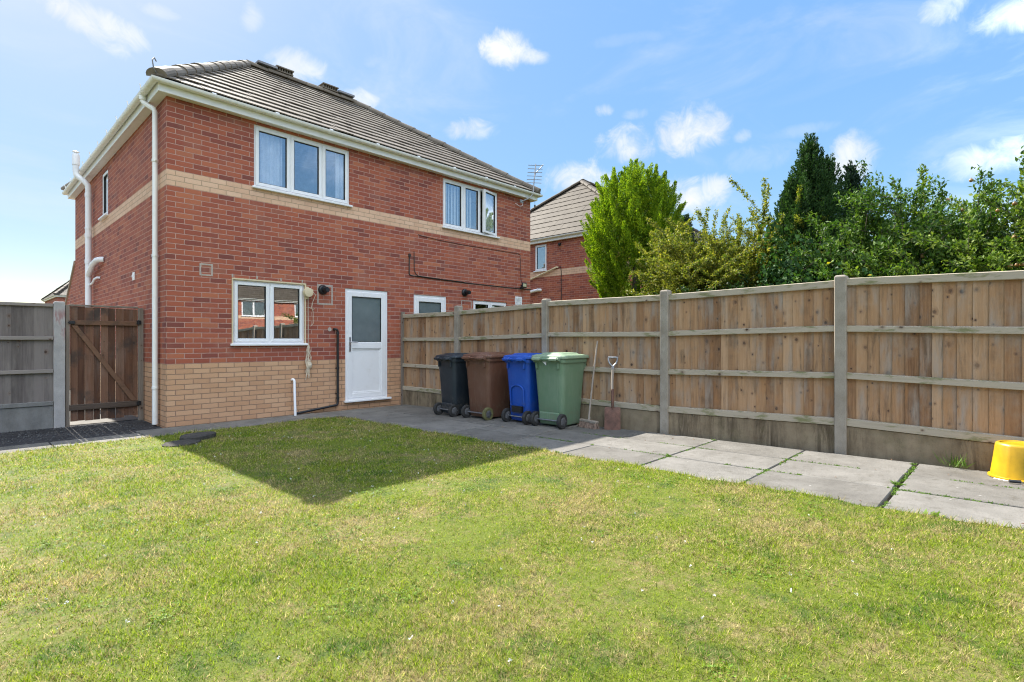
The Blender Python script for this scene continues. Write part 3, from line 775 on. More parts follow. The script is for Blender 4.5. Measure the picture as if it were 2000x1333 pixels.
def eaves(root, Wd, D, fo=.11, clips=False):
    mb = MB(); rect_sweep(mb, [(fo, 4.70), (fo + .018, 4.70), (fo + .018, 4.845), (fo, 4.845)], Wd, D)
    fs = mb.build("fascia", M['gutter'], root, bevel=.003)
    mb = MB(); rect_sweep(mb, [(-.06, 4.706), (fo, 4.706), (fo, 4.716), (-.06, 4.716)], Wd, D); mb.build("soffit", M['gutter'], root)
    gc, gr = fo + .018 + .052, .050
    prof = [(gc - gr * math.cos(a) * (1 if abs(math.cos(a)) > .2 else 1), 4.845 - gr * 1.05 * math.sin(a)) for a in np.linspace(0, math.pi, 9)]
    inn = [(gc - (gr - .004) * math.cos(a), 4.845 - (gr * 1.05 - .004) * math.sin(a)) for a in np.linspace(math.pi, 0, 9)]
    mb = MB(); rect_sweep(mb, prof + inn, Wd, D); gt = mb.build("gutter", M['gutter'], root, smooth=True)
    def clip(P, dirv, out, tooth=False):
        cl = MB()
        side = Vector(dirv); o_ = Vector(out)
        for (w, extra) in ((.028, .006),):
            rings = []
            for s in (-w, w):
                rings.append([Vector(P) + side * s + o_ * (gc - (gr + extra) * math.cos(a)) + Vector((0, 0, 4.845 - (gr + extra) * 1.05 * math.sin(a))) for a in np.linspace(0, math.pi, 9)]
                             + [Vector(P) + side * s + o_ * (gc + gr * .9) + Vector((0, 0, 4.862)), Vector(P) + side * s + o_ * (gc - gr * .9) + Vector((0, 0, 4.862))])
            cl.loft(rings, True, True)
        if tooth: cl.tube([Vector(P) + o_ * (gc + gr) + Vector((0, 0, 4.84)), Vector(P) + o_ * (gc + gr + .014) + Vector((0, 0, 4.91))], .008, 6)
        cl.build("gutter_clip", M['gutter'], gt)
    if clips:
        for x in np.arange(.55, Wd, .92): clip((x, 0, 0), (1, 0, 0), (0, -1, 0))
        for y in np.arange(.35, D, .80): clip((0, y, 0), (0, 1, 0), (-1, 0, 0), True)
    return gc
def pipe_clip(mb, c, r, toward):
    mb.lathe([(r + .006, c[2] - .018), (r + .006, c[2] + .018)], (c[0], c[1], 0), 14)
    t = Vector(toward); s = t.cross(Vector((0, 0, 1)))
    for sg in (-1, 1): mb.tube([Vector(c) + s * sg * (r + .002), Vector(c) + s * sg * (r + .022)], .009, 6)

# ---- the pair of semi-detached houses whose back faces the camera
HW, HD, HZ = 7.78, 7.94, 4.706
house = thing("semi_detached_house", "two-storey red brick house pair with cream bands and white windows beside the gate", "house")
fr = {k: Frame(k, HW, HD) for k in ('rear', 'left', 'right', 'front')}
UPL = (1.194, 2.858, 3.675, 4.665); UPR = (5.011, 6.637, 3.632, 4.665); LOW = (.876, 2.02, 1.187, 2.185); DR = (2.77, 3.66, .16, 2.178)
NDR = (4.266, 5.108, .16, 2.165); NWN = (5.867, 6.945, 1.19, 2.135); SDW = (4.04, 4.644, 3.69, 4.60)
mb = MB()
wall_face(mb, fr['rear'], 0, HW, -.15, HZ, [UPL, UPR, LOW, DR, NDR, NWN]); wall_face(mb, fr['left'], 0, HD, -.15, HZ, [SDW])
wall_face(mb, fr['right'], 0, HD, -.15, HZ, []); wall_face(mb, fr['front'], 0, HW, -.15, HZ, [])
mb.build("wall", M['brick'], house)
E_, R1_, R2_, rf_ = roof(house, HW, HD)
GC = eaves(house, HW, HD, clips=True)
window(house, fr['rear'], *UPL, [0, .355, .69, 1], 'glass', backing=[("curtain", 'curtain', 1.24, 1.70, 'net'), ("curtain", 'curtain', 2.66, 2.81, 'net')])
window(house, fr['rear'], *UPR, [0, .36, .665, 1], 'glass', open_last=RAD(13), backing=[("blind", 'blind', 5.06, 5.60, 'slats'), ("blind", 'blind', 5.60, 5.95, 'slats'), ("curtain", 'curtain', 6.30, 6.6, 'net')])
wl = window(house, fr['rear'], *LOW, [0, .5, 1], 'glass', tilt=math.tan(RAD(.8)))
door(house, fr['rear'], *DR); door(house, fr['rear'], *NDR)
window(house, fr['rear'], *NWN, [0, .5, 1], 'glass'); window(house, fr['left'], *SDW, [0, 1], 'glass', sill=.06)
# aged cream trim round the kitchen window
mb = MB(); mb.xf = fr['rear']; u0, u1, z0, z1 = LOW
mb.box(u0 - .012, u1 + .02, .001, .016, z1 - .005, z1 + .018); mb.box(u1 - .004, u1 + .018, .001, .014, z0 - .02, z1 - .006); mb.box(u0 - .012, u0 + .006, .001, .012, z0, z1 - .006)
mb.build("window_trim", M['cream_plastic'], house)
# rainwater pipe and soil stack on the gable side
mb = MB(); gx = -GC
mb.tube([(gx, .50, 4.80), (gx, .50, 4.735), (gx + .012, .485, 4.70), (-.075, .352, 4.60), (-.062, .339, 4.56), (-.062, .339, 2.45)], .034, 14); mb.tube([(-.062, .339, 2.47), (-.062, .339, .02)], .0365, 14)
mb.lathe([(.046, 4.74), (.046, 4.80)], (gx, .50, 0), 14)
for z in (3.85, 2.47, .55): pipe_clip(mb, (-.062, .339, z), .0365, (1, 0, 0))
mb.build("downpipe", M['gutter'], house, smooth=True)
mb = MB(); sx, sy = -.10, 5.45
mb.tube([(sx, sy, .0), (sx, sy, 4.40), (sx - .004, sy, 4.50), (sx - .05, sy + .02, 4.57), (-.22, sy + .12, 4.66), (-.275, sy + .16, 4.72), (-.285, sy + .17, 4.80), (-.285, sy + .17, 5.16)], .056, 16)
mb.lathe([(.066, 4.93), (.066, 5.12), (.06, 5.15)], (-.285, sy + .17, 0), 16); mb.lathe([(.045, 5.16), (.03, 5.19), (.06, 5.20), (.062, 5.21), (.03, 5.225)], (-.285, sy + .17, 0), 12)
for z in (4.30, 3.45, 2.9): mb.lathe([(.064, z - .04), (.064, z + .04)], (sx, sy, 0), 16)
mb.tube([(.0, 4.42, 2.85), (-.06, 4.45, 2.85), (-.10, 4.55, 2.84), (-.105, 4.95, 2.79), (-.10, 5.42, 2.62)], .052, 14)
mb.tube([(.0, 4.80, 2.52), (-.05, 4.82, 2.52), (-.07, 4.95, 2.50), (-.075, 5.1, 2.44), (-.08, 5.2, 2.42), (-.09, 5.44, 2.41)], .022, 10)
pipe_clip(mb, (sx, sy, 3.6), .058, (1, 0, 0))
mb.build("soil_pipe", M['upvc'], house, smooth=True)
mb = MB(); mb.box(-.014, -.0005, 1.86, 1.98, 2.24, 2.375); mb.box(-.03, -.012, 1.90, 1.945, 2.285, 2.33); mb.box(-.02, -.012, 1.875, 1.965, 2.265, 2.285)
mb.build("air_vent", M['upvc'], house, bevel=.003)
# front lean-to seen past the far corner
mb = MB()
prof = [(7.945, -.1), (9.75, -.1), (9.75, 1.95), (7.945, 3.10)]
mb.loft([[(0.001, y, z) for y, z in prof], [(2.6, y, z) for y, z in prof]])
mb.build("porch_wall", M['brick'], house)
mb = MB()
mb.loft([[(-.03, 7.945, 3.10), (-.03, 9.85, 1.885), (-.03, 9.85, 1.955), (-.03, 7.945, 3.19)], [(2.6, 7.945, 3.10), (2.6, 9.85, 1.885), (2.6, 9.85, 1.955), (2.6, 7.945, 3.19)]])
mb.build("porch_roof", M['coping'], house)
# boiler flue cowls, patches of made-good brick
for (u, z) in ((2.34, 2.118), (5.611, 2.285)):
    mb = MB(); mb.lathe([(.085, -.001), (.085, -.02), (.07, -.045), (.062, -.05), (.062, -.055)], (u, 0, z), 20, 'y'); 
    mb.tube([(u + .01, -.05, z), (u + .012, -.14, z - .004)], .047, 16); mb.tube([(u + .012, -.135, z - .004), (u + .012, -.16, z - .004)], .04, 16)
    mb.build("flue", M['black_plastic'], house, smooth=True)
def patch(u0, u1, z0, z1, w=.028):
    mb = MB(); mb.xf = fr['rear']; bars(mb, u0, u1, z0, z1, w, -.01, .0025); mb.build("mortar_patch", M['cement'], house)
patch(2.24, 2.53, 1.86, 2.21); patch(.42, .60, 2.20, 2.38, .022); patch(5.52, 5.82, 1.8, 2.12, .02)
for u in (.876, 1.24, 1.62, 1.98):
    mb = MB(); mb.xf = fr['rear']; mb.box(u - .012, u + .012, -.01, .0025, 2.215, 2.262); mb.build("mortar_patch", M['cement'], house)
# wastes
mb = MB(); y = -.045
mb.tube([(2.545, .0, 1.435), (2.555, -.03, 1.437), (2.575, y, 1.435), (2.592, y, 1.42), (2.60, y, 1.40), (2.60, y, .16), (2.597, y, .125), (2.585, y, .108), (2.56, y, .10), (1.83, y - .02, .025)], .021, 12)
for z in (1.37, .75, .22): mb.lathe([(.026, z - .02), (.026, z + .02)], (2.60, y, 0), 12)
for z in (.75, .30): mb.box(2.575, 2.585, y, 0., z - .01, z + .01)
mb.build("waste_pipe", M['black_plastic'], house, smooth=True)
mb = MB(); mb.lathe([(.035, -.001), (.035, -.006)], (2.47, 0, 1.435), 14, 'y'); mb.build("mortar_patch", M['cement'], house)
mb = MB()
mb.tube([(1.80, .0, .585), (1.805, -.03, .592), (1.812, -.05, .588), (1.815, -.06, .565), (1.80, -.13, .0)], .021, 12)
mb.build("overflow_pipe", M['upvc'], house, smooth=True)
# cables, floodlight, vent, aerial
mb = MB(); y = -.008
mb.tube([(4.154, y, 2.90), (4.15, y, 2.56), (4.18, y, 2.535), (4.315, y, 2.528), (5.0, y, 2.512), (5.6, y, 2.502), (6.4, y, 2.498), (7.1, y, 2.497), (7.79, y, 2.505)], .011, 6)
mb.tube([(4.266, y - .004, 3.02), (4.27, y - .004, 2.66), (4.30, y - .006, 2.58), (4.366, y - .012, 2.537), (5.0, y - .012, 2.52), (5.6, y - .01, 2.512)], .008, 6)
mb.box(4.135, 4.175, -.03, -.001, 2.90, 2.96)
mb.build("cable", M['cable'], house)
mb = MB()
mb.tube([(4.366, y, 3.37), (4.45, y, 3.36), (4.9, y, 3.335), (5.5, y, 3.325), (6.2, y, 3.332), (7.0, y, 3.338), (7.34, y, 3.34), (7.40, y, 3.31), (7.41, y, 3.2), (7.42, y, 2.8), (7.45, y, 2.66)], .006, 6)
mb.build("cable", M['cable_brown'], house)
fl = MB(); fl.box(7.36, 7.52, -.12, -.085, 2.515, 2.64); fl.box(7.42, 7.46, -.09, -.001, 2.56, 2.59); fl.box(7.38, 7.46, -.07, -.02, 2.49, 2.535)
flo = fl.build("floodlight", M['black_plastic'], house, bevel=.006)
mb = MB(); mb.box(7.385, 7.495, -.124, -.1205, 2.54, 2.615); mb.build("lens", M['lamp_lens'], flo)
mb = MB(); mb.box(7.22, 7.46, -.018, -.001, 2.10, 2.30)
for k in range(6): mb.box(7.25, 7.43, -.024, -.018, 2.125 + k * .026, 2.139 + k * .026)
mb.build("air_vent", M['upvc'], house, bevel=.003)
mb = MB(); y = -.20
mb.tube([(7.30, -.13, 4.575), (7.36, -.19, 4.60), (7.55, y, 4.70), (7.64, y, 4.80), (7.665, y, 4.90), (7.70, y, 5.20), (7.755, y, 5.56)], .014, 8)
mb.box(7.25, 7.36, -.15, -.128, 4.54, 4.61)
ae = mb.build("tv_aerial", M['dull_metal'], house)
mb = MB()
for k, z in enumerate((5.53, 5.44, 5.35, 5.26, 5.17, 5.09)):
    c = 7.665 + (z - 4.9) * .125; mb.tube([(c - .125, y + .13, z), (c + .125, y - .13, z - .01)], .009, 5)
mb.tube([(7.70, y, 5.20), (7.73, y - .02, 5.33), (7.90, y - .12, 5.55)], .010, 6)
mb.build("aerial_rods", M['dull_metal'], ae)
mb = MB(); mb.tube([(7.33, -.13, 4.58), (7.35, -.14, 4.48), (7.28, -.10, 4.46), (7.2, -.03, 4.53)], .005, 5)
mb.build("cable", M['upvc'], house)
mb = MB(); mb.lathe([(.004, 4.70), (.004, 4.63), (.022, 4.62), (.026, 4.59), (.018, 4.565), (.002, 4.56)], (7.93, -.02, 0), 10); mb.build("sensor", M['lead'], house, smooth=True)
# hip iron at the foot of the near hip, ridge vents
mb = MB(); c = E_['a']
mb.tube([c + Vector((.12, .12, .10)), c + Vector((.02, .02, .06)), c + Vector((-.03, -.03, .10)), c + Vector((-.05, -.05, .20)), c + Vector((-.02, -.02, .25)), c + Vector((.01, .01, .22))], .009, 6)
mb.build("hip_iron", M['lead'], house)
for X in (3.36, 4.517):
    mb = MB(); z = 7.60
    mb.box(X - .20, X + .20, HD / 2 - .13, HD / 2 + .13, z - .02, z + .0)
    mb.box(X - .21, X + .21, HD / 2 - .15, HD / 2 + .15, z + .07, z + .095)
    for xx in np.linspace(X - .19, X + .17, 7): mb.box(xx, xx + .02, HD / 2 - .12, HD / 2 + .12, z, z + .07)
    mb.build("ridge_vent", M['tile'], house)
for X in (2.95, 4.95):
    mb = MB(); mb.box(X - .22, X + .22, HD / 2 - .16, HD / 2 + .16, 7.60, 7.645); mb.build("ridge_vent", M['lead'], house)

# retractable washing line hanging by the kitchen window
reel = thing("washing_line_reel", "old cream washing line reel with loose cord beside the ground floor window", "washing line", (2.05, 0, 2.05))
mb = MB(); mb.lathe([(.05, -.018), (.075, -.022), (.082, -.06), (.075, -.10), (.05, -.105)], (0, 0, 0), 20, 'y'); mb.box(-.035, .035, -.02, -.0005, -.11, .10); mb.box(.03, .085, -.075, -.05, .02, .055)
mb.build("reel_case", M['cream_plastic'], reel, smooth=True)
mb = MB()
mb.tube([(.07, -.06, .04), (.10, -.06, .0), (.14, -.05, -.03), (.09, -.05, -.15), (.075, -.04, -.25), (.10, -.04, -.32), (.10, -.04, -.52), (.06, -.03, -.57)], .005, 5)
mb.tube([(.03, -.02, -.25), (.10, -.03, -.28), (.13, -.03, -.27)], .005, 5)
mb.tube([(.02, -.02, -.10), (.022, -.02, -.86)], .006, 5)
for k in range(9):
    a = rng.uniform(-.045, .045); b = rng.uniform(-.05, .07)
    mb.tube([(.015, -.05, -.86), (a, -.06, -1.0), (b, -.055, -1.14 + rng.uniform(-.05, .05)), (b * .4 + rng.uniform(-.03, .03), -.06, -1.27), (b + rng.uniform(-.04, .05), -.05, -1.32 - rng.uniform(0, .16))], .005, 5)
mb.lathe([(.002, -1.17), (.035, -1.19), (.042, -1.23), (.03, -1.27), (.002, -1.29)], (.03, -.055, 0), 9)
mb.build("cord", M['cord'], reel)

# ---- a simple detailed copy of that house type for the neighbours
def plain_house(name, label, loc, rz, rear_holes, left_holes, seed, dz=0.):
    h = thing(name, label, "house", loc, rz)
    mb = MB()
    wall_face(mb, fr['rear'], 0, HW, -.3, HZ, rear_holes); wall_face(mb, fr['left'], 0, HD, -.3, HZ, left_holes)
    wall_face(mb, fr['right'], 0, HD, -.3, HZ, []); wall_face(mb, fr['front'], 0, HW, -.3, HZ, [])
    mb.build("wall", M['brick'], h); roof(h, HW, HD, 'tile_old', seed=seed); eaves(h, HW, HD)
    for q in rear_holes: window(h, fr['rear'], *q, [0, .5, 1], 'glass')
    for q in left_holes: window(h, fr['left'], *q, [0, 1], 'glass')
    return h
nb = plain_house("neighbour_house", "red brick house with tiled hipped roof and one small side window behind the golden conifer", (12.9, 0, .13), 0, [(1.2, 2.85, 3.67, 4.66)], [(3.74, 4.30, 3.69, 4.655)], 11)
mb = MB(); mb.box(-.06, -.001, 3.06, 3.16, 4.52, 4.60); mb.tube([(-.05, 3.1, 4.54), (-.16, 3.02, 4.50)], .04, 10); mb.build("security_camera", M['black_plastic'], nb)
mb = MB(); mb.tube([(-.001, 3.20, 3.74), (-.06, 3.24, 3.74), (-.07, 3.5, 3.66), (-.07, 4.9, 3.28)], .03, 10); mb.build("waste_pipe", M['cream_plastic'], nb, smooth=True)
mb = MB(); mb.tube([(-.001, 4.0, 2.98), (-.10, 4.05, 2.98), (-.11, 4.3, 2.95), (-.11, 5.4, 2.72)], .055, 12); mb.build("soil_pipe", M['upvc'], nb, smooth=True)
mb = MB(); mb.tube([(-.01, 3.22, 3.74), (-.012, 3.08, 3.75), (-.01, 3.05, 3.6), (-.01, 3.04, 1.2)], .012, 6); mb.build("cable", M['cable'], nb)
plain_house("far_house", "small distant house roof with white gutter above the concrete gate post", (3.75, 46.2, .0), 0, [(1.2, 2.85, 3.67, 4.66)], [], 12)

# ------------------------------------------------------------------ timber fence along the right side
FX = lambda y: 3.985 - .011 * y                    # fence line runs very slightly away from the house wall
fence = thing("timber_fence", "tall light brown timber fence with concrete posts and stained gravel boards behind the bins", "fence")
def sheared(y0, y1, za, zb):
    """panel space (s along fence towards the camera, d towards the garden, z) -> world, with the panel's slight fall"""
    L = y0 - y1
    def f(q):
        s, d, z = q; y = y0 - s; t = s / L
        return (FX(y) - d, y, z + za + (zb - za) * t)
    return f
POSTY = [-1.645, -3.63, -5.555, -7.465, -9.36, -11.2]
BAYS = [(-.03, -1.60, 1.757, 1.752, (0, .46, .965, 1.40)), (-1.69, -3.585, 1.764, 1.808, (0, .46, .94, 1.40)), (-3.675, -5.51, 1.826, 1.815, (0, .465, .95, 1.40)),
        (-5.60, -7.42, 1.815, 1.849, (0, .458, .935, 1.395)), (-7.51, -9.315, 1.862, 1.812, (0, .475, .945, 1.405)), (-9.405, -11.15, 1.82, 1.83, (0, .46, .94, 1.40))]
for y0, y1, za, zb, rails in BAYS:
    L = y0 - y1; xf = sheared(y0, y1, za, zb); zlow = -(rails[3] + .075)
    mb = MB(); mb.xf = xf; s = 0.
    while s < L - .02:                               # feather-edged boards, thick edge lapped over the thin edge of the next
        w = min(rng.uniform(.078, .112), L - s); t = rng.uniform(.000, .004); tz = rng.uniform(-.004, .004)
        e = s + w + .012 if s + w + .012 < L else L
        mb.loft([[(s, -.020 + t, zlow + .01), (e, -.028, zlow + .01), (e, -.033, zlow + .01), (s, -.036, zlow + .01)],
                 [(s + tz, -.020 + t, -.012), (e + tz, -.028, -.012), (e + tz, -.033, -.012), (s + tz, -.036, -.012)]])
        s += w
    pn = mb.build("fence_panel", M['board'], fence)
    for k, r in enumerate(rails):
        mb = MB(); mb.xf = xf; h = .078 if k in (0, 3) else .066; dd = .012 if k == 0 else .02
        mb.loft([[(0, -.019, -r - h), (0, dd, -r - h + .002), (0, dd - .002, -r - .006), (0, -.019, -r)], [(L, -.019, -r - h), (L, dd, -r - h + .002), (L, dd - .002, -r - .006), (L, -.019, -r)]])
        mb.build("rail", M['rail'], pn, bevel=.003)
    mb = MB(); mb.xf = lambda q, y0=y0: (FX(y0 - q[0]) - q[1], y0 - q[0], q[2])
    zt0, zt1 = za - rails[3] - .080, zb - rails[3] - .080
    def gxf(q, y0=y0, L=L, zt0=zt0, zt1=zt1):
        s, d, k = q; y = y0 - s; zt = zt0 + (zt1 - zt0) * s / L; zb_ = zg(y) - .12
        return (FX(y) - d, y, zb_ + (zt - zb_) * k)
    mb.xf = gxf; mb.box(-.0, L, -.05, .004, 0, 1)
    mb.build("gravel_board", M['gravel_board'], fence, bevel=.004)
for k, y in enumerate(POSTY):
    x = FX(y); mb = MB(); zt = (1.848, 1.862, 1.868, 1.893, 1.87, 1.87)[k]
    mb.loft([[(x - .042, y - .052, -.3), (x + .075, y - .052, -.3), (x + .075, y + .052, -.3), (x - .042, y + .052, -.3)],
             [(x - .042, y - .052, zt - .015), (x + .075, y - .052, zt - .015), (x + .075, y + .052, zt - .015), (x - .042, y + .052, zt - .015)],
             [(x - .03, y - .04, zt), (x + .065, y - .04, zt), (x + .065, y + .04, zt), (x - .03, y + .04, zt)]])
    mb.build("post", M['post'], fence, bevel=.006)
mb = MB(); mb.box(3.95, 4.02, -.045, -.002, -.1, 1.80); tag(mb.build("post", M['gate_frame'], fence, bevel=.004), "narrow weathered timber post against the brick wall")

# ------------------------------------------------------------------ grey fence and gate on the left
gf = thing("grey_timber_fence", "weathered grey timber fence with concrete gravel board left of the brown gate", "fence", (0, 1.25, 0))
def left_bay(x0, x1, zt):
    mb = MB(); s = x0
    while s < x1 - .02:
        w = min(rng.uniform(.10, .13), x1 - s); e = min(s + w + .012, x1); t = rng.uniform(0, .004)
        mb.loft([[(s, .006 + t, .372), (e, .012, .372), (e, .018, .372), (s, .022, .372)], [(s, .006 + t, 1.735), (e, .012, 1.735), (e, .018, 1.735), (s, .022, 1.735)]]); s += w
    p = mb.build("fence_panel", M['grey_board'], gf)
    for z, h, d in ((zt - .045, .045, -.02), (1.245, .052, -.03), (.775, .052, -.03)):
        mb = MB(); mb.box(x0, x1, d, .005, z, z + h); mb.build("rail", M['grey_rail'], p, bevel=.004)
    mb = MB(); mb.box(x0, x1, -.012, .04, -.1, .31); mb.box(x0, x1, -.028, .04, .312, .372); mb.build("gravel_board", M['gravel_board_l'], gf, bevel=.005)
left_bay(-2.95, -1.095, 1.763); left_bay(-4.9, -3.08, 1.76)
for x in (-1.03, -3.015):
    mb = MB(); mb.loft([[(x - .062, -.05, -.2), (x + .062, -.05, -.2), (x + .062, .06, -.2), (x - .062, .06, -.2)], [(x - .062, -.05, 1.785), (x + .062, -.05, 1.785), (x + .062, .06, 1.785), (x - .062, .06, 1.785)],
                        [(x - .05, -.04, 1.797), (x + .05, -.04, 1.797), (x + .05, .05, 1.797), (x - .05, .05, 1.797)]])
    mb.build("post", M['post_l'], gf, bevel=.005)
gate = thing("garden_gate", "brown wooden side gate with diagonal brace and gaps between its boards", "gate", (0, 1.25, 0))
mb = MB(); s = -.905
gapx = {}
ws = [.085, .085, .10, .085, .09, .095, .105, .115, .07]
for k, w in enumerate(ws):
    e = min(s + w, -.085); g = (.002, .004, .003, .009, .003, .009, .003, .003, .003)[k]
    zb = .055 + .004 * math.sin(k * 2.) + (.02 if k > 6 else 0)
    mb.box(s, e - g, .0, .018, zb, 1.735 - .002 * k); s += w
gb = mb.build("gate_boards", M['gate_board'], gate, bevel=.002)
mb = MB(); mb.box(-.90, -.085, -.032, -.001, 1.465, 1.535); mb.build("rail", M['gate_rail'], gate, bevel=.004)
mb = MB(); mb.box(-.925, -.075, -.036, -.001, .215, .30); mb.build("rail", M['gate_rail_dark'], gate, bevel=.005)
mb = MB(); mb.loft([[(-.90, -.030, 1.46), (-.83, -.030, 1.46), (-.83, -.001, 1.46), (-.90, -.001, 1.46)], [(-.175, -.030, .303), (-.095, -.030, .303), (-.095, -.001, .303), (-.175, -.001, .303)]]); mb.build("brace", M['gate_rail'], gate, bevel=.004)
mb = MB(); mb.box(-.96, -.915, -.03, .035, -.05, 1.755); mb.build("gate_post", M['gate_frame'], gate, bevel=.004)
mb = MB(); mb.box(-.078, -.016, -.03, .035, -.05, 1.745); mb.build("gate_post", M['gate_frame'], gate, bevel=.004)
mb = MB(); mb.box(-.913, -.08, -.012, .03, 1.738, 1.765); mb.build("head_rail", M['gate_frame'], gate, bevel=.004)
for z in (1.52, .26):
    mb = MB(); mb.box(-.11, -.05, -.044, -.034, z - .03, z + .03); mb.tube([(-.08, -.045, z - .035), (-.08, -.045, z + .035)], .008, 8); mb.build("hinge", M['black_plastic'], gate)
mb = MB(); mb.box(-.93, -.86, -.045, -.034, 1.475, 1.525); mb.tube([(-.94, -.05, 1.50), (-.87, -.05, 1.50)], .008, 8); mb.build("latch", M['black_plastic'], gate)

# loose stones on the dark gravel
mb = MB()
for k in range(900):
    x, y = rng.uniform(-3.4, -.05), rng.uniform(-.2, 1.18); r = rng.uniform(.006, .016)
    i = len(mb.v); q = rng.uniform(.6, 1.2, 6) * r
    mb.p((x + q[0], y, .0), (x, y + q[1], .0), (x - q[2], y, .0), (x, y - q[3], .0), (x, y, q[4] * .8), (x, y, -.015))
    for a, b in ((0, 1), (1, 2), (2, 3), (3, 0)): mb.f.append((i + a, i + b, i + 4))
tag(mb.build("loose_gravel", M['stone']), "dark loose gravel in front of the grey fence and gate", "gravel", kind='stuff')

# two dark stepping stones
def stone(label, x, y, r, h, seed, tilt):
    rg = np.random.default_rng(seed); n = 26
    wob_ = 1 + .06 * np.sin(np.arange(n) / n * 2 * math.pi * 3 + seed) + rg.normal(size=n) * .02
    mb = MB()
    ring = lambda f, z: [(math.cos(2 * math.pi * j / n) * r * f * wob_[j], math.sin(2 * math.pi * j / n) * r * .92 * f * wob_[j], z + tilt * math.cos(2 * math.pi * j / n)) for j in range(n)]
    mb.loft([ring(.97, -.03), ring(1., h * .5), ring(.99, h * .9), ring(.95, h), ring(.5, h + .004)])
    o = mb.build("stepping_stone", M['slate'], bevel=0); o.location = (x, y, zg(y)); return tag(o, label, "stepping stone", "stepping stones at the lawn edge")
stone("flat dark round stepping stone sunk in the sunny lawn, nearer of the two", -.27, -1.70, .195, .030, 3, .006)
stone("thicker dark round stepping stone tilted on the lawn nearer the brick wall", -.02, -1.44, .195, .062, 8, .012)

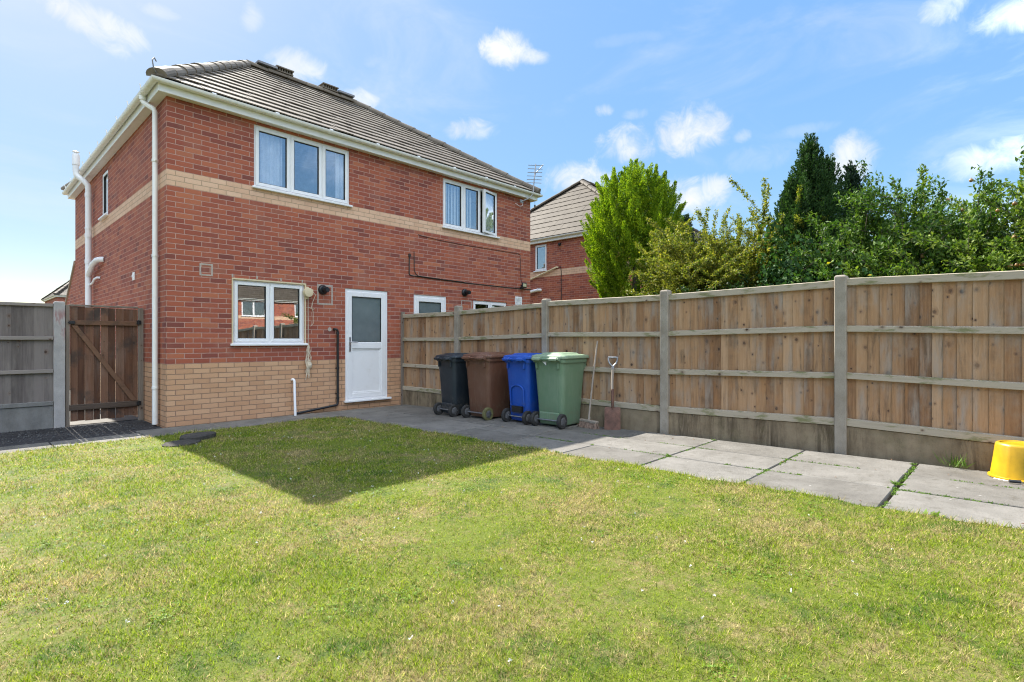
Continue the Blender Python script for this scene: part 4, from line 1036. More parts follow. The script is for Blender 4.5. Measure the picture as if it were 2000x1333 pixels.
# ------------------------------------------------------------------ wheelie bins (local: back to -x, width along y)
def rrect(x0, x1, w, r, z, n=5):
    pts = []
    for cx, cy, a0 in ((x1 - r, w - r, 0), (x0 + r, w - r, 90), (x0 + r, -w + r, 180), (x1 - r, -w + r, 270)):
        for k in range(n + 1):
            a = RAD(a0 + 90 * k / n); pts.append((cx + r * math.cos(a), cy + r * math.sin(a), z))
    return pts
M['tyre'] = make_plain("rubber_tyre", (.028, .027, .026), .8, .35, 20.)
M['hub'] = make_plain("grey_hub", (.09, .09, .095), .6, .3, 20.)
M['tyre_green'] = make_plain("mossy_tyre", (.13, .125, .05), .8, .3, 14.)
M['sticker'] = make_plain("white_sticker", (.7, .7, .7), .5)
def wheelie_bin(label, loc, rz, m, w, d, H, tyre='tyre', arch=False, step=True, hubm='hub', lid_m=None):
    b = thing("wheelie_bin", label, "bin", loc, rz, "wheelie bins along the timber fence")
    hw, x0, x1 = w / 2, -d / 2, d / 2
    mb = MB()
    r = .065
    mb.loft([rrect(x0 + .11, x1 - .10, hw - .075, .05, .035), rrect(x0 + .085, x1 - .085, hw - .065, r, .07), rrect(x0 + .075, x1 - .07, hw - .058, r, .30),
             rrect(x0 + .048, x1 - .04, hw - .036, r, .72), rrect(x0 + .032, x1 - .022, hw - .024, r, H - .10)], True, True)
    mb.loft([rrect(x0 + .022, x1 - .006, hw - .008, r, H - .105), rrect(x0 + .018, x1, hw - .004, r, H - .09), rrect(x0 + .018, x1, hw - .004, r, H - .055), rrect(x0 + .03, x1 - .01, hw - .015, r, H - .045)])
    body = mb.build("body", m, b, smooth=True, bevel=.0)
    # strengthening bracket under the rim at the front corners and back
    for sg in (-1, 1):
        mb = MB(); mb.box(x1 - .05, x1 - .006, sg * (hw - .05) - .012, sg * (hw - .05) + .012, H - .20, H - .10); mb.build("rim_rib", m, body, bevel=.004)
        mb = MB(); mb.box(x0 + .012, x0 + .06, sg * (hw - .10) - .014, sg * (hw - .10) + .014, H - .19, H - .10); mb.build("rim_rib", m, body, bevel=.004)
    # axle housing and foot plate on the back
    mb = MB(); mb.box(x0 + .055, x0 + .12, -hw + .115, hw - .115, .10, .205) if step else None
    if step: mb.build("axle_housing", m, body, bevel=.012)
    if arch:
        mb = MB(); pts = [(x0 + .064, -.13, .25)] + [(x0 + .052, .13 * math.cos(a) * -1, .46 + .09 * math.sin(a)) for a in np.linspace(0, math.pi, 10)] + [(x0 + .064, .13, .25)]
        mb.tube(pts, .012, 8); mb.build("moulded_arch", m, body, smooth=True)
        mb = MB(); mb.box(x0 + .04, x0 + .08, -.10, .10, .16, .25); mb.build("foot_recess", M['black_plastic'], body)
    # lid: two shallow domes over a hinge bar
    mb = MB(); lm = lid_m or m
    def lidring(f, z, gx0=-.005): return rrect(x0 + .02 - f + gx0, x1 + .02 + f, hw + .004 + f, .075, z)
    mb.loft([lidring(.0, H - .05), lidring(.012, H - .045), lidring(.012, H - .02), lidring(.002, H - .006), rrect(x0 + .05, x1 - .04, hw - .05, .07, H + .006), rrect(x0 + .09, x1 - .08, hw - .09, .06, H + .008),
             rrect(x0 + .11, x1 - .10, hw - .11, .06, H + .026), rrect(x0 + .17, x1 - .16, hw - .16, .05, H + .032)])
    lid = mb.build("lid", lm, b, smooth=True)
    # handles at the back, lid lugs round them
    mb = MB(); mb.tube([(x0 - .035, -hw + .05, H - .055), (x0 - .035, hw - .05, H - .055)], .014, 10)
    for yy in (-hw + .06, -.06, .06, hw - .06): mb.loft([[(x0 + .05, yy - .012, H - .10), (x0 - .04, yy - .012, H - .072), (x0 - .045, yy - .012, H - .04), (x0 + .05, yy - .012, H - .04)], [(x0 + .05, yy + .012, H - .10), (x0 - .04, yy + .012, H - .072), (x0 - .045, yy + .012, H - .04), (x0 + .05, yy + .012, H - .04)]])
    mb.build("handle", m, b, bevel=.003)
    mb = MB()
    for a, c in ((-hw + .075, -.075), (.075, hw - .075)):
        mb.loft([[(x0 + .05, a, H - .02), (x0 - .03, a, H - .03), (x0 - .058, a, H - .045), (x0 - .056, a, H - .075), (x0 - .048, a, H - .075), (x0 - .045, a, H - .05), (x0 + .05, a, H - .04)],
                 [(x0 + .05, c, H - .02), (x0 - .03, c, H - .03), (x0 - .058, c, H - .045), (x0 - .056, c, H - .075), (x0 - .048, c, H - .075), (x0 - .045, c, H - .05), (x0 + .05, c, H - .04)]])
    mb.build("lid_lug", lm, lid, bevel=.004)
    wr = .10
    for sg in (-1, 1):
        yc = sg * (hw - .055); xa = x0 + .055
        mb = MB(); mb.lathe([(.055, yc - .022), (wr - .012, yc - .026), (wr, yc - .018), (wr, yc + .018), (wr - .012, yc + .026), (.055, yc + .022)], (xa, 0, wr), 28, 'y')
        wh = mb.build("wheel", M[tyre], b, smooth=True)
        mb = MB(); mb.lathe([(.02, yc - .030), (.05, yc - .027), (.057, yc - .020), (.057, yc + .020), (.05, yc + .027), (.02, yc + .030)], (xa, 0, wr), 20, 'y')
        for k in range(5):
            a = 2 * math.pi * k / 5
            for q in (-1, 1): mb.tube([(xa, yc + q * .024, wr), (xa + .06 * math.cos(a), yc + q * .024, wr + .06 * math.sin(a))], .007, 5)
        mb.build("hub", M[hubm], wh, smooth=True)
    mb = MB(); mb.tube([(x0 + .055, -hw + .05, wr), (x0 + .055, hw - .05, wr)], .010, 8); mb.build("axle", M['dull_metal'], b)
    return b
BLK = make_bin("dark_bin_plastic", (.016, .024, .033), (.030, .038, .045)); BRN = make_bin("brown_bin_plastic", (.125, .056, .034), (.18, .10, .068))
BLU = make_bin("blue_bin_plastic", (.008, .065, .36), (.018, .095, .42), .38); GRN = make_bin("green_bin_plastic", (.125, .205, .125), (.20, .265, .18))
wheelie_bin("black wheelie bin at the far end of the row, nearest the house door", (3.60, -2.10, zg(-2.1)), RAD(-2), BLK, .50, .56, .975)
wheelie_bin("brown wheelie bin with mossy wheel between the black and blue bins", (3.69, -2.77, zg(-2.77)), RAD(1), BRN, .58, .66, .99, step=False)
wheelie_bin("bright blue wheelie bin with moulded arch on its back", (3.71, -3.55, zg(-3.55)), RAD(-1), BLU, .52, .56, .975, arch=True, step=False)
g_ = wheelie_bin("green wheelie bin with pale lid beside the broom", (3.74, -4.12, zg(-4.12)), RAD(2), GRN, .56, .62, .985, lid_m=make_bin("pale_green_lid", (.20, .28, .18), (.30, .36, .26)))
for o in bpy.data.objects:
    if o.name.startswith('wheel') and o.parent and o.parent['label'].startswith('brown') if o.parent and 'label' in o.parent else False:
        if o.type == 'MESH' and o.name.startswith('wheel') and sum(v.co.y for v in o.data.vertices) < 0: o.data.materials[0] = M['tyre_green']
mb = MB(); mb.tri((-.292, .09, .90), (-.288, .015, .84), (-.292, .01, .90)); mb.build("sticker", M['sticker'], g_)

# ------------------------------------------------------------------ broom, shovel, tub
br = thing("broom", "old yard broom with long pole leaning on the fence beside the green bin", "broom", (3.80, -4.57, zg(-4.5)))
def pole_(mb, a, b, r0, r1, n=10): mb.tube([a, tuple((a[k] * .5 + b[k] * .5 + (.006 if k == 1 else 0)) for k in range(3)), b], [r0, (r0 + r1) / 2, r1], n)
mb = MB(); pole_(mb, (.0, .0, .12), (.222, .012, 1.17), .0125, .0115); mb.build("pole", M['handle_wood'], br, smooth=True)
M['rust'] = make_plain("rusty_steel", (.13, .062, .043), .7, .45, 14., bumps=.3)
M['bristle'] = make_plain("bristle", (.22, .15, .115), .9, .4, 60.)
mb = MB()
def brx(q):
    x, y, z = q; a = RAD(12); return (x * math.cos(a) + y * math.sin(a), -x * math.sin(a) + y * math.cos(a), z)
mb.xf = brx; mb.box(-.032, .032, -.16, .16, .075, .108); mb.tube([(.0, 0, .10), (.012, 0, .15)], .018, 8); mb.build("head", M['handle_wood'], br, bevel=.006)
mb = MB(); mb.xf = brx
for yy in np.linspace(-.15, .15, 21):
    for xx in (-.024, -.010, .004, .018):
        dx, dy = rng.normal() * .012 + xx * .7, rng.normal() * .012 + yy * .12
        mb.tube([(xx, yy, .08), (xx + dx, yy + dy, .002)], [.007, .010], 5)
bz = mb.build("bristles", M['bristle'], br); bz['kind'] = 'stuff'
sh = thing("shovel", "rusty square-mouth shovel with D handle leaning on the fence", "shovel", (3.83, -4.92, zg(-4.8)), RAD(30))
mb = MB(); pole_(mb, (.072, 0, .40), (.150, 0, .80), .017, .016); mb.build("shaft", M['handle_wood'], sh, smooth=True)
mb = MB(); mb.tube([(.055, 0, .27), (.06, 0, .33), (.085, 0, .47), (.098, 0, .53)], [.012, .019, .021, .020], 10); mb.build("socket", M['rust'], sh, smooth=True)
mb = MB(); mb.tube([(.150, 0, .78), (.158, 0, .82)], .02, 8)
mb.tube([(.156, 0, .82), (.164, .045, .87), (.174, .058, .91), (.180, .058, .945)], .012, 8); mb.tube([(.156, 0, .82), (.164, -.045, .87), (.174, -.058, .91), (.180, -.058, .945)], .012, 8)
mb.tube([(.180, -.064, .945), (.180, .064, .945)], .014, 10); mb.build("grip", M['dull_metal'], sh, smooth=True)
mb = MB(); prof = []
for k, (z, hw_, x) in enumerate(((.0, .104, -.0), (.08, .104, .012), (.2, .103, .032), (.275, .102, .05), (.295, .088, .062))):
    prof.append([(x + .018 * (abs(t) ** 2.2), t * hw_, z) for t in np.linspace(-1, 1, 9)] + [(x + .018 * (abs(t) ** 2.2) + .005, t * hw_, z) for t in np.linspace(1, -1, 9)])
mb.loft(prof); mb.build("blade", M['rust'], sh, smooth=True)
M['yellow'] = make_plain("yellow_plastic", (.46, .27, .004), .42, .22, 5.)
tub = thing("bucket", "yellow plastic tub upside down on the slabs by the fence", "bucket", (3.84, -8.775, zg(-8.775) + .004), RAD(20))
mb = MB(); pr = [(.202, .0), (.202, .012), (.186, .016), (.184, .03), (.168, .15), (.155, .262), (.150, .275), (.138, .282), (.128, .280), (.122, .272), (.05, .272)]
n = 72; rings = []
for r, z in pr:
    rings.append([((r + (.0035 if (j % 9 == 0 and .02 < z < .265) else 0)) * math.cos(2 * math.pi * j / n), (r + (.0035 if (j % 9 == 0 and .02 < z < .265) else 0)) * math.sin(2 * math.pi * j / n), z) for j in range(n)])
mb.loft(rings); mb.build("tub_body", M['yellow'], tub, smooth=True)
mb = MB(); mb.tube([(-.20, .05, .012), (-.235, .08, .014), (-.225, .16, .014), (-.15, .22, .012)], .003, 6)
hd = mb.build("wire_handle", M['steel'], tub)
mb = MB(); mb.tube([(-.238, .085, .016), (-.232, .155, .016)], .013, 10); mb.build("grip", M['black_plastic'], hd, smooth=True)

# ------------------------------------------------------------------ trees and shrubs beyond the fence
RIGHT, FWD = np.array([.688, -.726, 0]), np.array([.726, .688, 0])
def perp_basis(Dv):
    a = np.cross(Dv, np.array([.31, .17, .94])); a = unit(a); return a, np.cross(Dv, a)
def plumes(bases, dirs, lens, rads, ns, rg, tight=.75, jit=.35, splay=.55):
    P, A = [], []
    for b, d, l, r, n in zip(bases, dirs, lens, rads, ns):
        n = int(n); s = rg.random(n) ** .85; ang = rg.uniform(0, 2 * np.pi, n); rr = r * np.sqrt(rg.random(n)) * (1 - s * .9) ** tight
        u, v = perp_basis(d); pr = np.cos(ang)[:, None] * u + np.sin(ang)[:, None] * v
        curve = (s ** 2)[:, None] * np.array([0, 0, l * .22])
        P.append(b + d * (l * s)[:, None] + pr * rr[:, None] + curve); A.append(d + pr * splay + rg.normal(size=(n, 3)) * jit + np.array([0, 0, .35]))
    return np.concatenate(P), unit(np.concatenate(A))
def trunk(parent, pts, r, mat_='bark', name="trunk"):
    mb = MB(); mb.tube(pts, r, 8); return mb.build(name, M[mat_], parent, smooth=True)
def conifer(name, label, cat, loc, lobes, m, leafL, leafW, n_pl, n_leaf, pl_len, pl_rad, up, seed, z_low, inner=6000, profile=None, jit=.35, splay=.55):
    """lobes: (dx along image-right, dy away, z_bottom, z_top, radius); profile r(t) over height"""
    rg = np.random.default_rng(seed); t_ = thing(name, label, cat, loc)
    prof = profile or (lambda t: np.sin(np.pi * np.clip(t, 0, 1) ** .72) ** .62)
    B, Dr, Ln, Rd, Ns = [], [], [], [], []; PI_, AI_ = [], []
    vol = sum((l[3] - l[2]) * l[4] for l in lobes)
    for (ox, oy, zb, zt, R) in lobes:
        c = RIGHT * ox + FWD * oy; share = (zt - zb) * R / vol; n = int(n_pl * share)
        t = (np.arange(n) + rg.random(n)) / n; ph = np.arange(n) * 2.39996 + rg.normal(size=n) * .3
        r = R * prof(t) * (1 + rg.normal(size=n) * .07)
        out = np.stack([np.cos(ph), np.sin(ph), np.zeros(n)], 1)
        lift = up + .55 * t ** 2
        d = unit(out * (1.05 - .45 * t)[:, None] + np.array([0, 0, 1.]) * lift[:, None] + rg.normal(size=(n, 3)) * .12)
        L = pl_len * rg.uniform(.6, 1.35, n) * (.75 + .4 * np.sin(np.pi * t))
        tip = c + out * r[:, None] + np.stack([0 * t, 0 * t, zb + (zt - zb) * t], 1)
        B.append(tip - d * (L * .72)[:, None]); Dr.append(d); Ln.append(L); Rd.append(pl_rad * rg.uniform(.7, 1.3, n)); Ns.append(np.full(n, n_leaf) * rg.uniform(.7, 1.3, n))
        # leading shoots
        B.append((c + np.array([0, 0, zt - pl_len * .9]))[None]); Dr.append(np.array([[.05, .02, 1.]])); Ln.append([pl_len]); Rd.append([pl_rad * .8]); Ns.append([n_leaf])
        k = int(inner * share); tt = rg.random(k); a = rg.uniform(0, 2 * np.pi, k); rr = R * prof(tt) * np.sqrt(rg.random(k)) * .74
        PI_.append(c + np.stack([np.cos(a) * rr, np.sin(a) * rr, zb + (zt - zb) * tt * .95], 1)); AI_.append(rg.normal(size=(k, 3)) + np.array([0, 0, .4]))
    P, A = plumes(np.concatenate(B), unit(np.concatenate(Dr)), np.concatenate(Ln), np.concatenate(Rd), np.concatenate(Ns), rg, .75, jit, splay)
    n = len(P); S = rg.uniform(.6, 1.3, n)
    P2, A2 = np.concatenate(PI_), unit(np.concatenate(AI_)); S2 = rg.uniform(1.2, 2.4, len(P2))
    P = np.concatenate([P, P2]); A = np.concatenate([A, A2]); S = np.concatenate([S, S2])
    leaf_mesh("crown", P, A, leafL * S, leafW * S, M[m], t_, .3, rg.normal(size=(len(P), 3)))
    trunk(t_, [(0, 0, -.3), (.03, 0, z_low), (0, .02, lobes[0][3] * .8)], [.11, .09, .02])
    return t_
egg = lambda t: np.clip(np.sin(np.pi * np.clip(t, 0, 1) ** 1.12), 0, 1) ** .52
cone = lambda t: (1 - np.clip(t, 0, 1)) ** .72 * (.72 + .28 * np.clip(t * 6, 0, 1)) + .05
conifer("golden_conifer", "bright yellow-green bushy conifer, the largest rounded tree beyond the fence", "tree", (9.38, -1.99, 0),
        [(0, 0, 1.90, 5.25, 1.02), (.05, 0, 3.2, 5.50, .50), (-.50, .1, 2.4, 5.28, .56), (.50, 0, 2.4, 5.30, .56), (.74, .1, 2.2, 4.8, .44), (-.74, 0, 2.2, 4.7, .44)], 'leaf_gold', .042, .015, 430, 520, .52, .115, .62, 21, 2.2, 12000, egg, jit=.25, splay=.45)
conifer("dark_conifer", "tall pointed dark green conifer standing behind the ivy", "tree", (9.03, -5.99, 0),
        [(-.10, 0, 1.2, 4.84, .88), (.30, .05, 1.6, 4.58, .58), (-.38, .05, 1.2, 4.2, .66), (-.06, 0, 3.6, 4.98, .26)], 'leaf_yew', .046, .018, 700, 150, .36, .085, .95, 22, 1.2, 12000, cone, jit=.3, splay=.45)
conifer("dark_conifer", "thin dark conifer spire between the tall pointed conifer and the apple tree", "tree", (10.1, -6.38, 0),
        [(0, 0, 1.2, 4.62, .40), (.10, .0, 1.2, 4.15, .42)], 'leaf_blue', .06, .026, 230, 90, .34, .085, .85, 23, 1.2, 4500, cone)
conifer("small_conifer", "small dark blue-green conifer close beside the golden conifer", "tree", (10.9, -2.55, 0),
        [(0, 0, .8, 4.35, .62), (.35, 0, .8, 3.3, .5)], 'leaf_blue', .06, .026, 330, 80, .34, .09, .7, 24, 1., 6000, cone)

def branchy(name, label, cat, loc, n_br, br_len, lean, m, leafL, leafW, leaf_per_m, seed, z0, spread, droop=.35, zmax=None, thick=.012, sub=5, along=RIGHT, across=.6, group=None, rise=1., cluster=1., fold=.2, trunk_h=1.2):
    """arching limbs from a crown base, each with side twigs; leaves stand along the twigs"""
    rg = np.random.default_rng(seed); t_ = thing(name, label, cat, loc, 0, group)
    mb = MB(); P, A = [], []
    for k in range(n_br):
        a = rg.uniform(0, 2 * np.pi); ox, oy = math.cos(a) * math.sqrt(rg.random()), math.sin(a) * math.sqrt(rg.random())
        b = np.array([0, 0, z0 * rg.uniform(.6, 1.1)]) + along * ox * spread * .35 + FWD * oy * spread * .35 * across
        d = unit(along * ox * lean + FWD * oy * lean * across + np.array([0, 0, rise]) * rg.uniform(.55, 1.) + rg.normal(size=3) * .12)
        L = br_len * rg.uniform(.55, 1.1) * (1 - .25 * abs(ox)); n = 9; s = np.linspace(0, 1, n)
        out = unit(d * np.array([1, 1, 0]) + 1e-6)
        pts = b + d * (L * s)[:, None] + np.array([0, 0, -1.]) * (droop * L * s ** 2.2)[:, None] * .6 + out * (droop * L * .35 * s ** 2)[:, None] + np.cumsum(rg.normal(size=(n, 3)) * L * .012, 0)
        mb.tube([tuple(q) for q in pts], list(np.linspace(thick, thick * .25, n)), 5)
        segs = [(pts, L)]
        for q in range(sub):
            i = rg.integers(2, n - 1); dd = unit(pts[i] - pts[i - 1] + rg.normal(size=3) * .55 + np.array([0, 0, .25])); l2 = L * rg.uniform(.15, .38); s2 = np.linspace(0, 1, 5)
            p2 = pts[i] + dd * (l2 * s2)[:, None] + np.array([0, 0, -1.]) * (droop * .3 * l2 * s2 ** 2)[:, None]
            mb.tube([tuple(x) for x in p2], list(np.linspace(thick * .4, thick * .15, 5)), 4); segs.append((p2, l2))
        for pp, l in segs:
            m_ = max(4, int(l * leaf_per_m)); u = rg.random(m_) ** .7 * (len(pp) - 1.001); i = u.astype(int); f = (u - i)[:, None]
            c = pp[i] * (1 - f) + pp[i + 1] * f; tg = unit(pp[i + 1] - pp[i])
            P.append(c + rg.normal(size=(m_, 3)) * .02 * cluster); A.append(tg * .6 + rg.normal(size=(m_, 3)) * .75 + np.array([0, 0, .15]))
    P, A = np.concatenate(P), np.concatenate(A)
    if zmax is not None: k = P[:, 2] < zmax; P, A = P[k], A[k]
    S = rg.uniform(.6, 1.25, len(P))
    nr = np.array([0, 0, 1.]) + rg.normal(size=(len(P), 3)) * .6 + np.array([-.25, -.1, 0])
    leaf_mesh("crown", P, A, leafL * S, leafW * S, M[m], t_, fold, nr)
    mb.build("branches", M['bark'], t_, smooth=True)
    mb = MB(); mb.tube([(0, 0, -.3), (.03, .02, z0 * .5), (0, 0, z0 + .3)], [.07, .055, .03], 8); mb.build("trunk", M['bark'], t_, smooth=True)
    return t_, P
branchy("yellow_shrub", "loose yellow-green shrub with arching twigs between the golden and the dark conifer", "shrub", (9.02, -4.53, 0), 230, 3.2, .85, 'leaf_shrub', .044, .026, 240, 36, 1.1, 1.2, .30, None, .010, 9, rise=1.6)
branchy("dark_shrub", "low dark green shrub under the yellow-green one, just above the fence", "shrub", (8.15, -4.75, 0), 150, 2.1, 1.15, 'leaf_dark', .060, .034, 150, 35, .9, 1.7, .35, 3.0, .01, 6, cluster=2.2)
a1, P1 = branchy("apple_tree", "apple tree with dark green leaves, left of the paler tree at the edge", "tree", (8.55, -7.62, 0), 100, 3.0, .62, 'leaf_apple', .074, .034, 150, 32, 1.0, 1.0, .20, None, .016, 9, cluster=2.2, rise=1.2)
a2, P2 = branchy("apple_tree", "paler green apple tree cut by the right edge of the picture", "tree", (8.40, -9.30, 0), 115, 3.0, .95, 'leaf_pear', .066, .038, 170, 33, .9, 1.3, .22, None, .016, 8, cluster=1.6)
branchy("hedge", "dark dense hedge in the gap under the two apple trees", "hedge", (9.6, -7.9, 0), 150, 2.2, 1.3, 'leaf_dark', .085, .05, 110, 34, .9, 2.1, .25, 3.45, .012, 7, cluster=2.5, rise=1.3)
# apples hang in the trees as things of their own
def apples(tree, spots, P):
    for (px, py) in spots:
        # nearest leafy spot on that line of sight in the tree
        v = FWD + RIGHT * (px - 1000) / 1042 + np.array([0, 0, 1]) * (666.5 - py) / 1042
        q = P + np.array(tree.location) - np.array(CAM); z = q @ FWD; pr = q - v * z[:, None]
        dd = np.linalg.norm(pr, axis=1) + .04 * (z - z.min()); c = q[np.argmin(dd)] + np.array(CAM) - np.array(tree.location)
        c = c - FWD * .03
        mb = MB(); r = .027 * rng.uniform(.85, 1.15)
        mb.lathe([(.004, r * .72), (r * .45, r * .9), (r * .85, r * .55), (r, 0), (r * .88, -r * .5), (r * .5, -r * .85), (.006, -r * .74)], tuple(c), 12)
        mb.tube([(c[0], c[1], c[2] + r * .7), (c[0] + .004, c[1], c[2] + r * 1.5)], .0025, 4)
        mb.build("apple", M['apple'], tree, smooth=True)
apples(a1, [(1884, 364), (1851, 389), (1796, 502), (1872, 410), (1912, 516)], P1)
apples(a2, [(1945, 416), (1976, 402), (1978, 463), (1980, 521), (1993, 519), (1968, 519), (1990, 470)], P2)

def ivy(label, loc, axes, n, seed, name="ivy_bush"):
    rg = np.random.default_rng(seed); t_ = thing(name, label, "ivy", loc)
    d = unit(rg.normal(size=(n, 3))); d[:, 2] = np.abs(d[:, 2]) * 1.1 - .15
    d = unit(d)
    bumps = 1 + .16 * np.sin(d[:, 0] * 6 + seed) * np.sin(d[:, 1] * 7) + .12 * np.sin(d[:, 2] * 11 + d[:, 0] * 5) + .08 * np.sin(d[:, 1] * 17 + d[:, 2] * 13)
    r = bumps * (1 - .22 * rg.random(n) ** 2)
    local = d * r[:, None]
    P = RIGHT * (local[:, 0:1] * axes[0]) + FWD * (local[:, 1:2] * axes[1]) + np.array([0, 0, 1.]) * (local[:, 2:3] * axes[2])
    nr = unit(RIGHT * (d[:, 0:1] / axes[0]) + FWD * (d[:, 1:2] / axes[1]) + np.array([0, 0, 1.]) * (d[:, 2:3] / axes[2]) + rg.normal(size=(n, 3)) * .45)
    A = unit(np.cross(nr, rg.normal(size=(n, 3))) + np.array([0, 0, -.5]))
    S = rg.uniform(.55, 1.25, n)
    leaf_mesh("leaves", P, A, .075 * S, .075 * S, M['leaf_ivy'], t_, .12, nr, wide=.38)
    mb = MB()
    for k in range(10):
        a = rg.uniform(0, 6.28); mb.tube([(0, 0, -.2), tuple(RIGHT * math.cos(a) * axes[0] * .4 + FWD * math.sin(a) * axes[1] * .4 + np.array([0, 0, axes[2] * .5])), tuple(RIGHT * math.cos(a) * axes[0] * .8 + FWD * math.sin(a) * axes[1] * .8 + np.array([0, 0, axes[2] * .7]))], [.03, .02, .008], 6)
    mb.build("stems", M['bark'], t_, smooth=True); return t_
ivy("large glossy ivy mound with yellow leaves in front of the tall pointed conifer", (7.95, -6.15, 0), (1.30, .65, 2.80), 13000, 41)
ivy("small ivy clump with yellow leaves low under the apple tree", (7.2, -7.05, 0), (.75, .4, 2.18), 4200, 42)

# ------------------------------------------------------------------ weeds in the joints
def weed(label, x, y, n, L, Wd, seed, grassy=False):
    if not grassy: L, Wd, n = L * .55, Wd * .6, int(n * 1.3)
    rg = np.random.default_rng(seed); t_ = thing("weed", label, "weed", (x, y, zg(y)), 0, "weeds between the paving slabs")
    P = np.stack([rg.normal(size=n) * L * .35, rg.normal(size=n) * L * .35, np.full(n, .002)], 1)
    A = np.stack([rg.normal(size=n), rg.normal(size=n), rg.uniform(.5, 1.6, n) * (2 if grassy else .6)], 1)
    leaf_mesh("leaves", P, A, L * rg.uniform(.5, 1.2, n), Wd * rg.uniform(.7, 1.2, n), M['weed'], t_, .2)
weed("leafy weed filling the widest paving joint near the middle", 2.95, -8.08, 40, .085, .02, 1)
weed("small weed at the fence end of the widest paving joint", 3.88, -8.07, 26, .05, .014, 2)
weed("sparse weed halfway along the widest paving joint", 3.40, -8.09, 20, .05, .014, 3)
weed("broad dock leaf standing at the lawn edge beside the widest joint", 2.16, -8.36, 5, .13, .045, 4)
weed("grass tuft growing at the foot of the gravel board left of the yellow tub", 4.00, -8.36, 60, .14, .006, 5, True)
weed("flat weed in the slab joint in front of the taller fence post", 2.79, -6.24, 22, .06, .02, 6)
weed("small weed in the paving joint near the green bin", 2.80, -5.32, 14, .04, .014, 7)
weed("weed at the fence end of a paving joint by the third fence post", 3.93, -6.22, 16, .05, .014, 8)
weed("weed at the lawn edge where the house shadow ends", 2.20, -5.30, 14, .055, .02, 9)
weed("low weed on the patio slab joint near the lawn in full sun", 2.81, -7.42, 14, .04, .012, 10)
weed("single upright weed at the path edge left of the garden gate", -1.40, -.86, 12, .07, .012, 11)
mb = MB()
moss = []
rg = np.random.default_rng(77)
for (x0, y0, x1, y1, n) in ((2.80, -4.5, 2.80, -8.9, 520), (3.39, -4.5, 3.39, -8.9, 560), (2.2, -8.10, 3.95, -8.09, 240), (2.2, -6.25, 3.95, -6.25, 160), (2.2, -7.17, 3.95, -7.17, 220)):
    t = rg.random(n); t = t[np.sin(t * 23 + x0 * 9) + .5 * np.sin(t * 61 + y0) > -.1]; moss.append(np.stack([x0 + (x1 - x0) * t, y0 + (y1 - y0) * t], 1))
moss = np.concatenate(moss) + rg.normal(size=(sum(len(m) for m in moss), 2)) * .006
P = np.stack([moss[:, 0], moss[:, 1], zgn(moss[:, 1]) - .002], 1); P = np.repeat(P, 4, 0) + rg.normal(size=(len(P) * 4, 3)) * np.array([.008, .008, 0])
tag(leaf_mesh("moss", P, rg.normal(size=P.shape) + np.array([0, 0, .9]), .016 * rg.uniform(.5, 1.4, len(P)), .007, M['weed']), "thin moss and seedlings in the joints of the paving", "moss", kind='stuff')

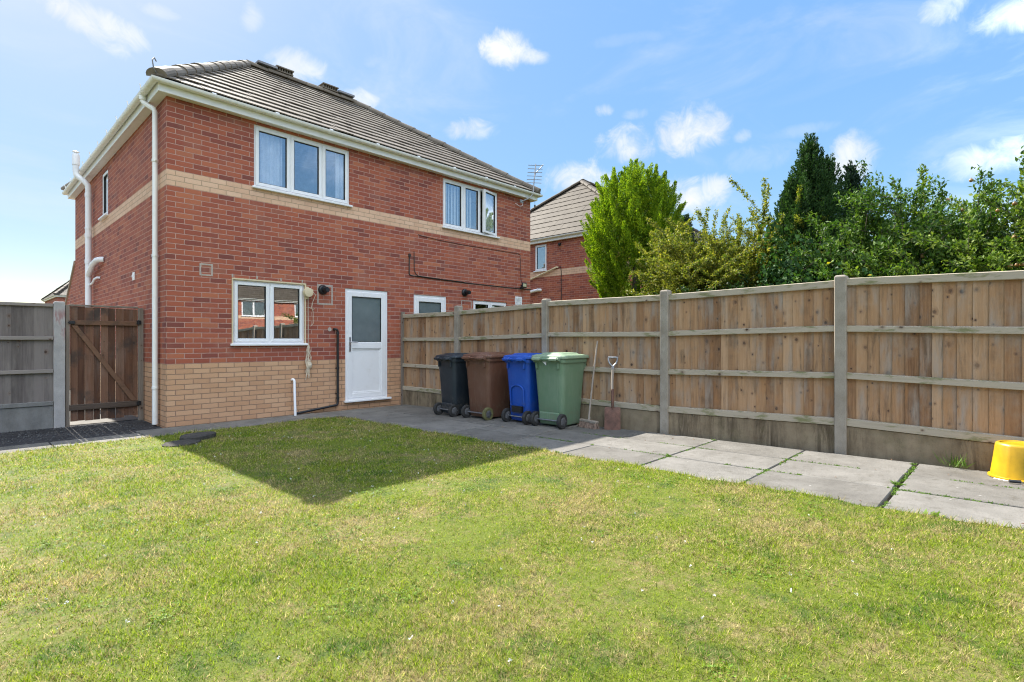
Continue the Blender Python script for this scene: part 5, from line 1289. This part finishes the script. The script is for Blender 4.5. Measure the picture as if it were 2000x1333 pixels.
# small litter: clover heads in the lawn, dead leaves and paint specks on the slabs
rg = np.random.default_rng(5)
M['clover'] = make_plain("clover_flower", (.72, .70, .66), .8); M['dead_leaf'] = make_plain("dead_leaf", (.16, .085, .045), .8, .4)
n = 120; cx_ = rg.uniform(-2.4, 2.1, n); cy_ = rg.uniform(-8.2, -1., n); m_ = rg.integers(8, 34, n)
x = np.repeat(cx_, m_) + rg.normal(size=m_.sum()) * .05; y = np.repeat(cy_, m_) + rg.normal(size=m_.sum()) * .05
k = in_poly(x, y, [(a, b) for a, b in poly]); x, y = x[k], y[k]; n = len(x)
P = np.repeat(np.stack([x, y, zgn(y) + rg.uniform(.010, .024, n)], 1), 3, 0); a = np.repeat(rg.uniform(0, 6.28, n), 3) + np.tile([0, 2.09, 4.19], n)
M['clover_leaf'] = make_leaf("clover_leaf", [(.2, (.06, .12, .010)), (.5, (.11, .20, .016)), (.85, (.18, .29, .03))], .25, .6)
tag(leaf_mesh("clover", P, np.stack([np.cos(a), np.sin(a), rg.normal(size=3 * n) * .3], 1), .010 * rg.uniform(.7, 1.4, 3 * n), .009, M['clover_leaf'], None, .15, np.array([0, 0, 1.]) + rg.normal(size=(3 * n, 3)) * .35, wide=.6),
    "dark green clover patches growing through the lawn", "clover", kind='stuff')
n = 150; x = rg.uniform(-2.2, 2.15, n); y = rg.uniform(-8.3, -1.2, n)
P = np.repeat(np.stack([x, y, zgn(y) + .022], 1), 7, 0) + rg.normal(size=(n * 7, 3)) * .0028
tag(leaf_mesh("clover_flowers", P, rg.normal(size=P.shape), .008, .006, M['clover']), "tiny white clover flowers scattered in the lawn", "flowers", kind='stuff')
n = 46; x = np.where(rg.random(n) < .75, rg.uniform(2.25, 3.95, n), 3.93 + rg.normal(size=n) * .03); y = rg.uniform(-9., -.5, n)
P = np.stack([x, y, zgn(y) + .009], 1)
tag(leaf_mesh("fallen_leaves", P, rg.normal(size=P.shape) * np.array([1, 1, .12]), rg.uniform(.012, .035, n), .016, M['dead_leaf'], None, .3, np.tile([0, 0, 1.], (n, 1))), "small dead leaves lying on the paving slabs", "leaves", kind='stuff')

# ------------------------------------------------------------------ what the kitchen window mirrors: the plot behind the camera
back = thing("garden_back_fence", "grey timber fence behind the camera mirrored in the kitchen window", "fence", (0, -17.0, zg(-17)))
mb = MB(); x = -6.
while x < 20: mb.box(x, x + .118, 0, .02, .3, 1.6); x += .12
mb.build("fence_panel", M['grey_board'], back)
mb = MB(); mb.box(-6, 20, -.02, .03, -.1, .299); mb.build("gravel_board", M['gravel_board_l'], back)
plain_house("back_house", "sunlit brick house mirrored in the kitchen window panes", (18.6, -30.5, .2), math.pi, [UPL, LOW, UPR, NWN], [], 14)
plain_house("back_house", "second sunlit brick house mirrored farther left in the glass", (8.6, -33.5, .2), math.pi, [UPL, LOW, UPR], [], 15)
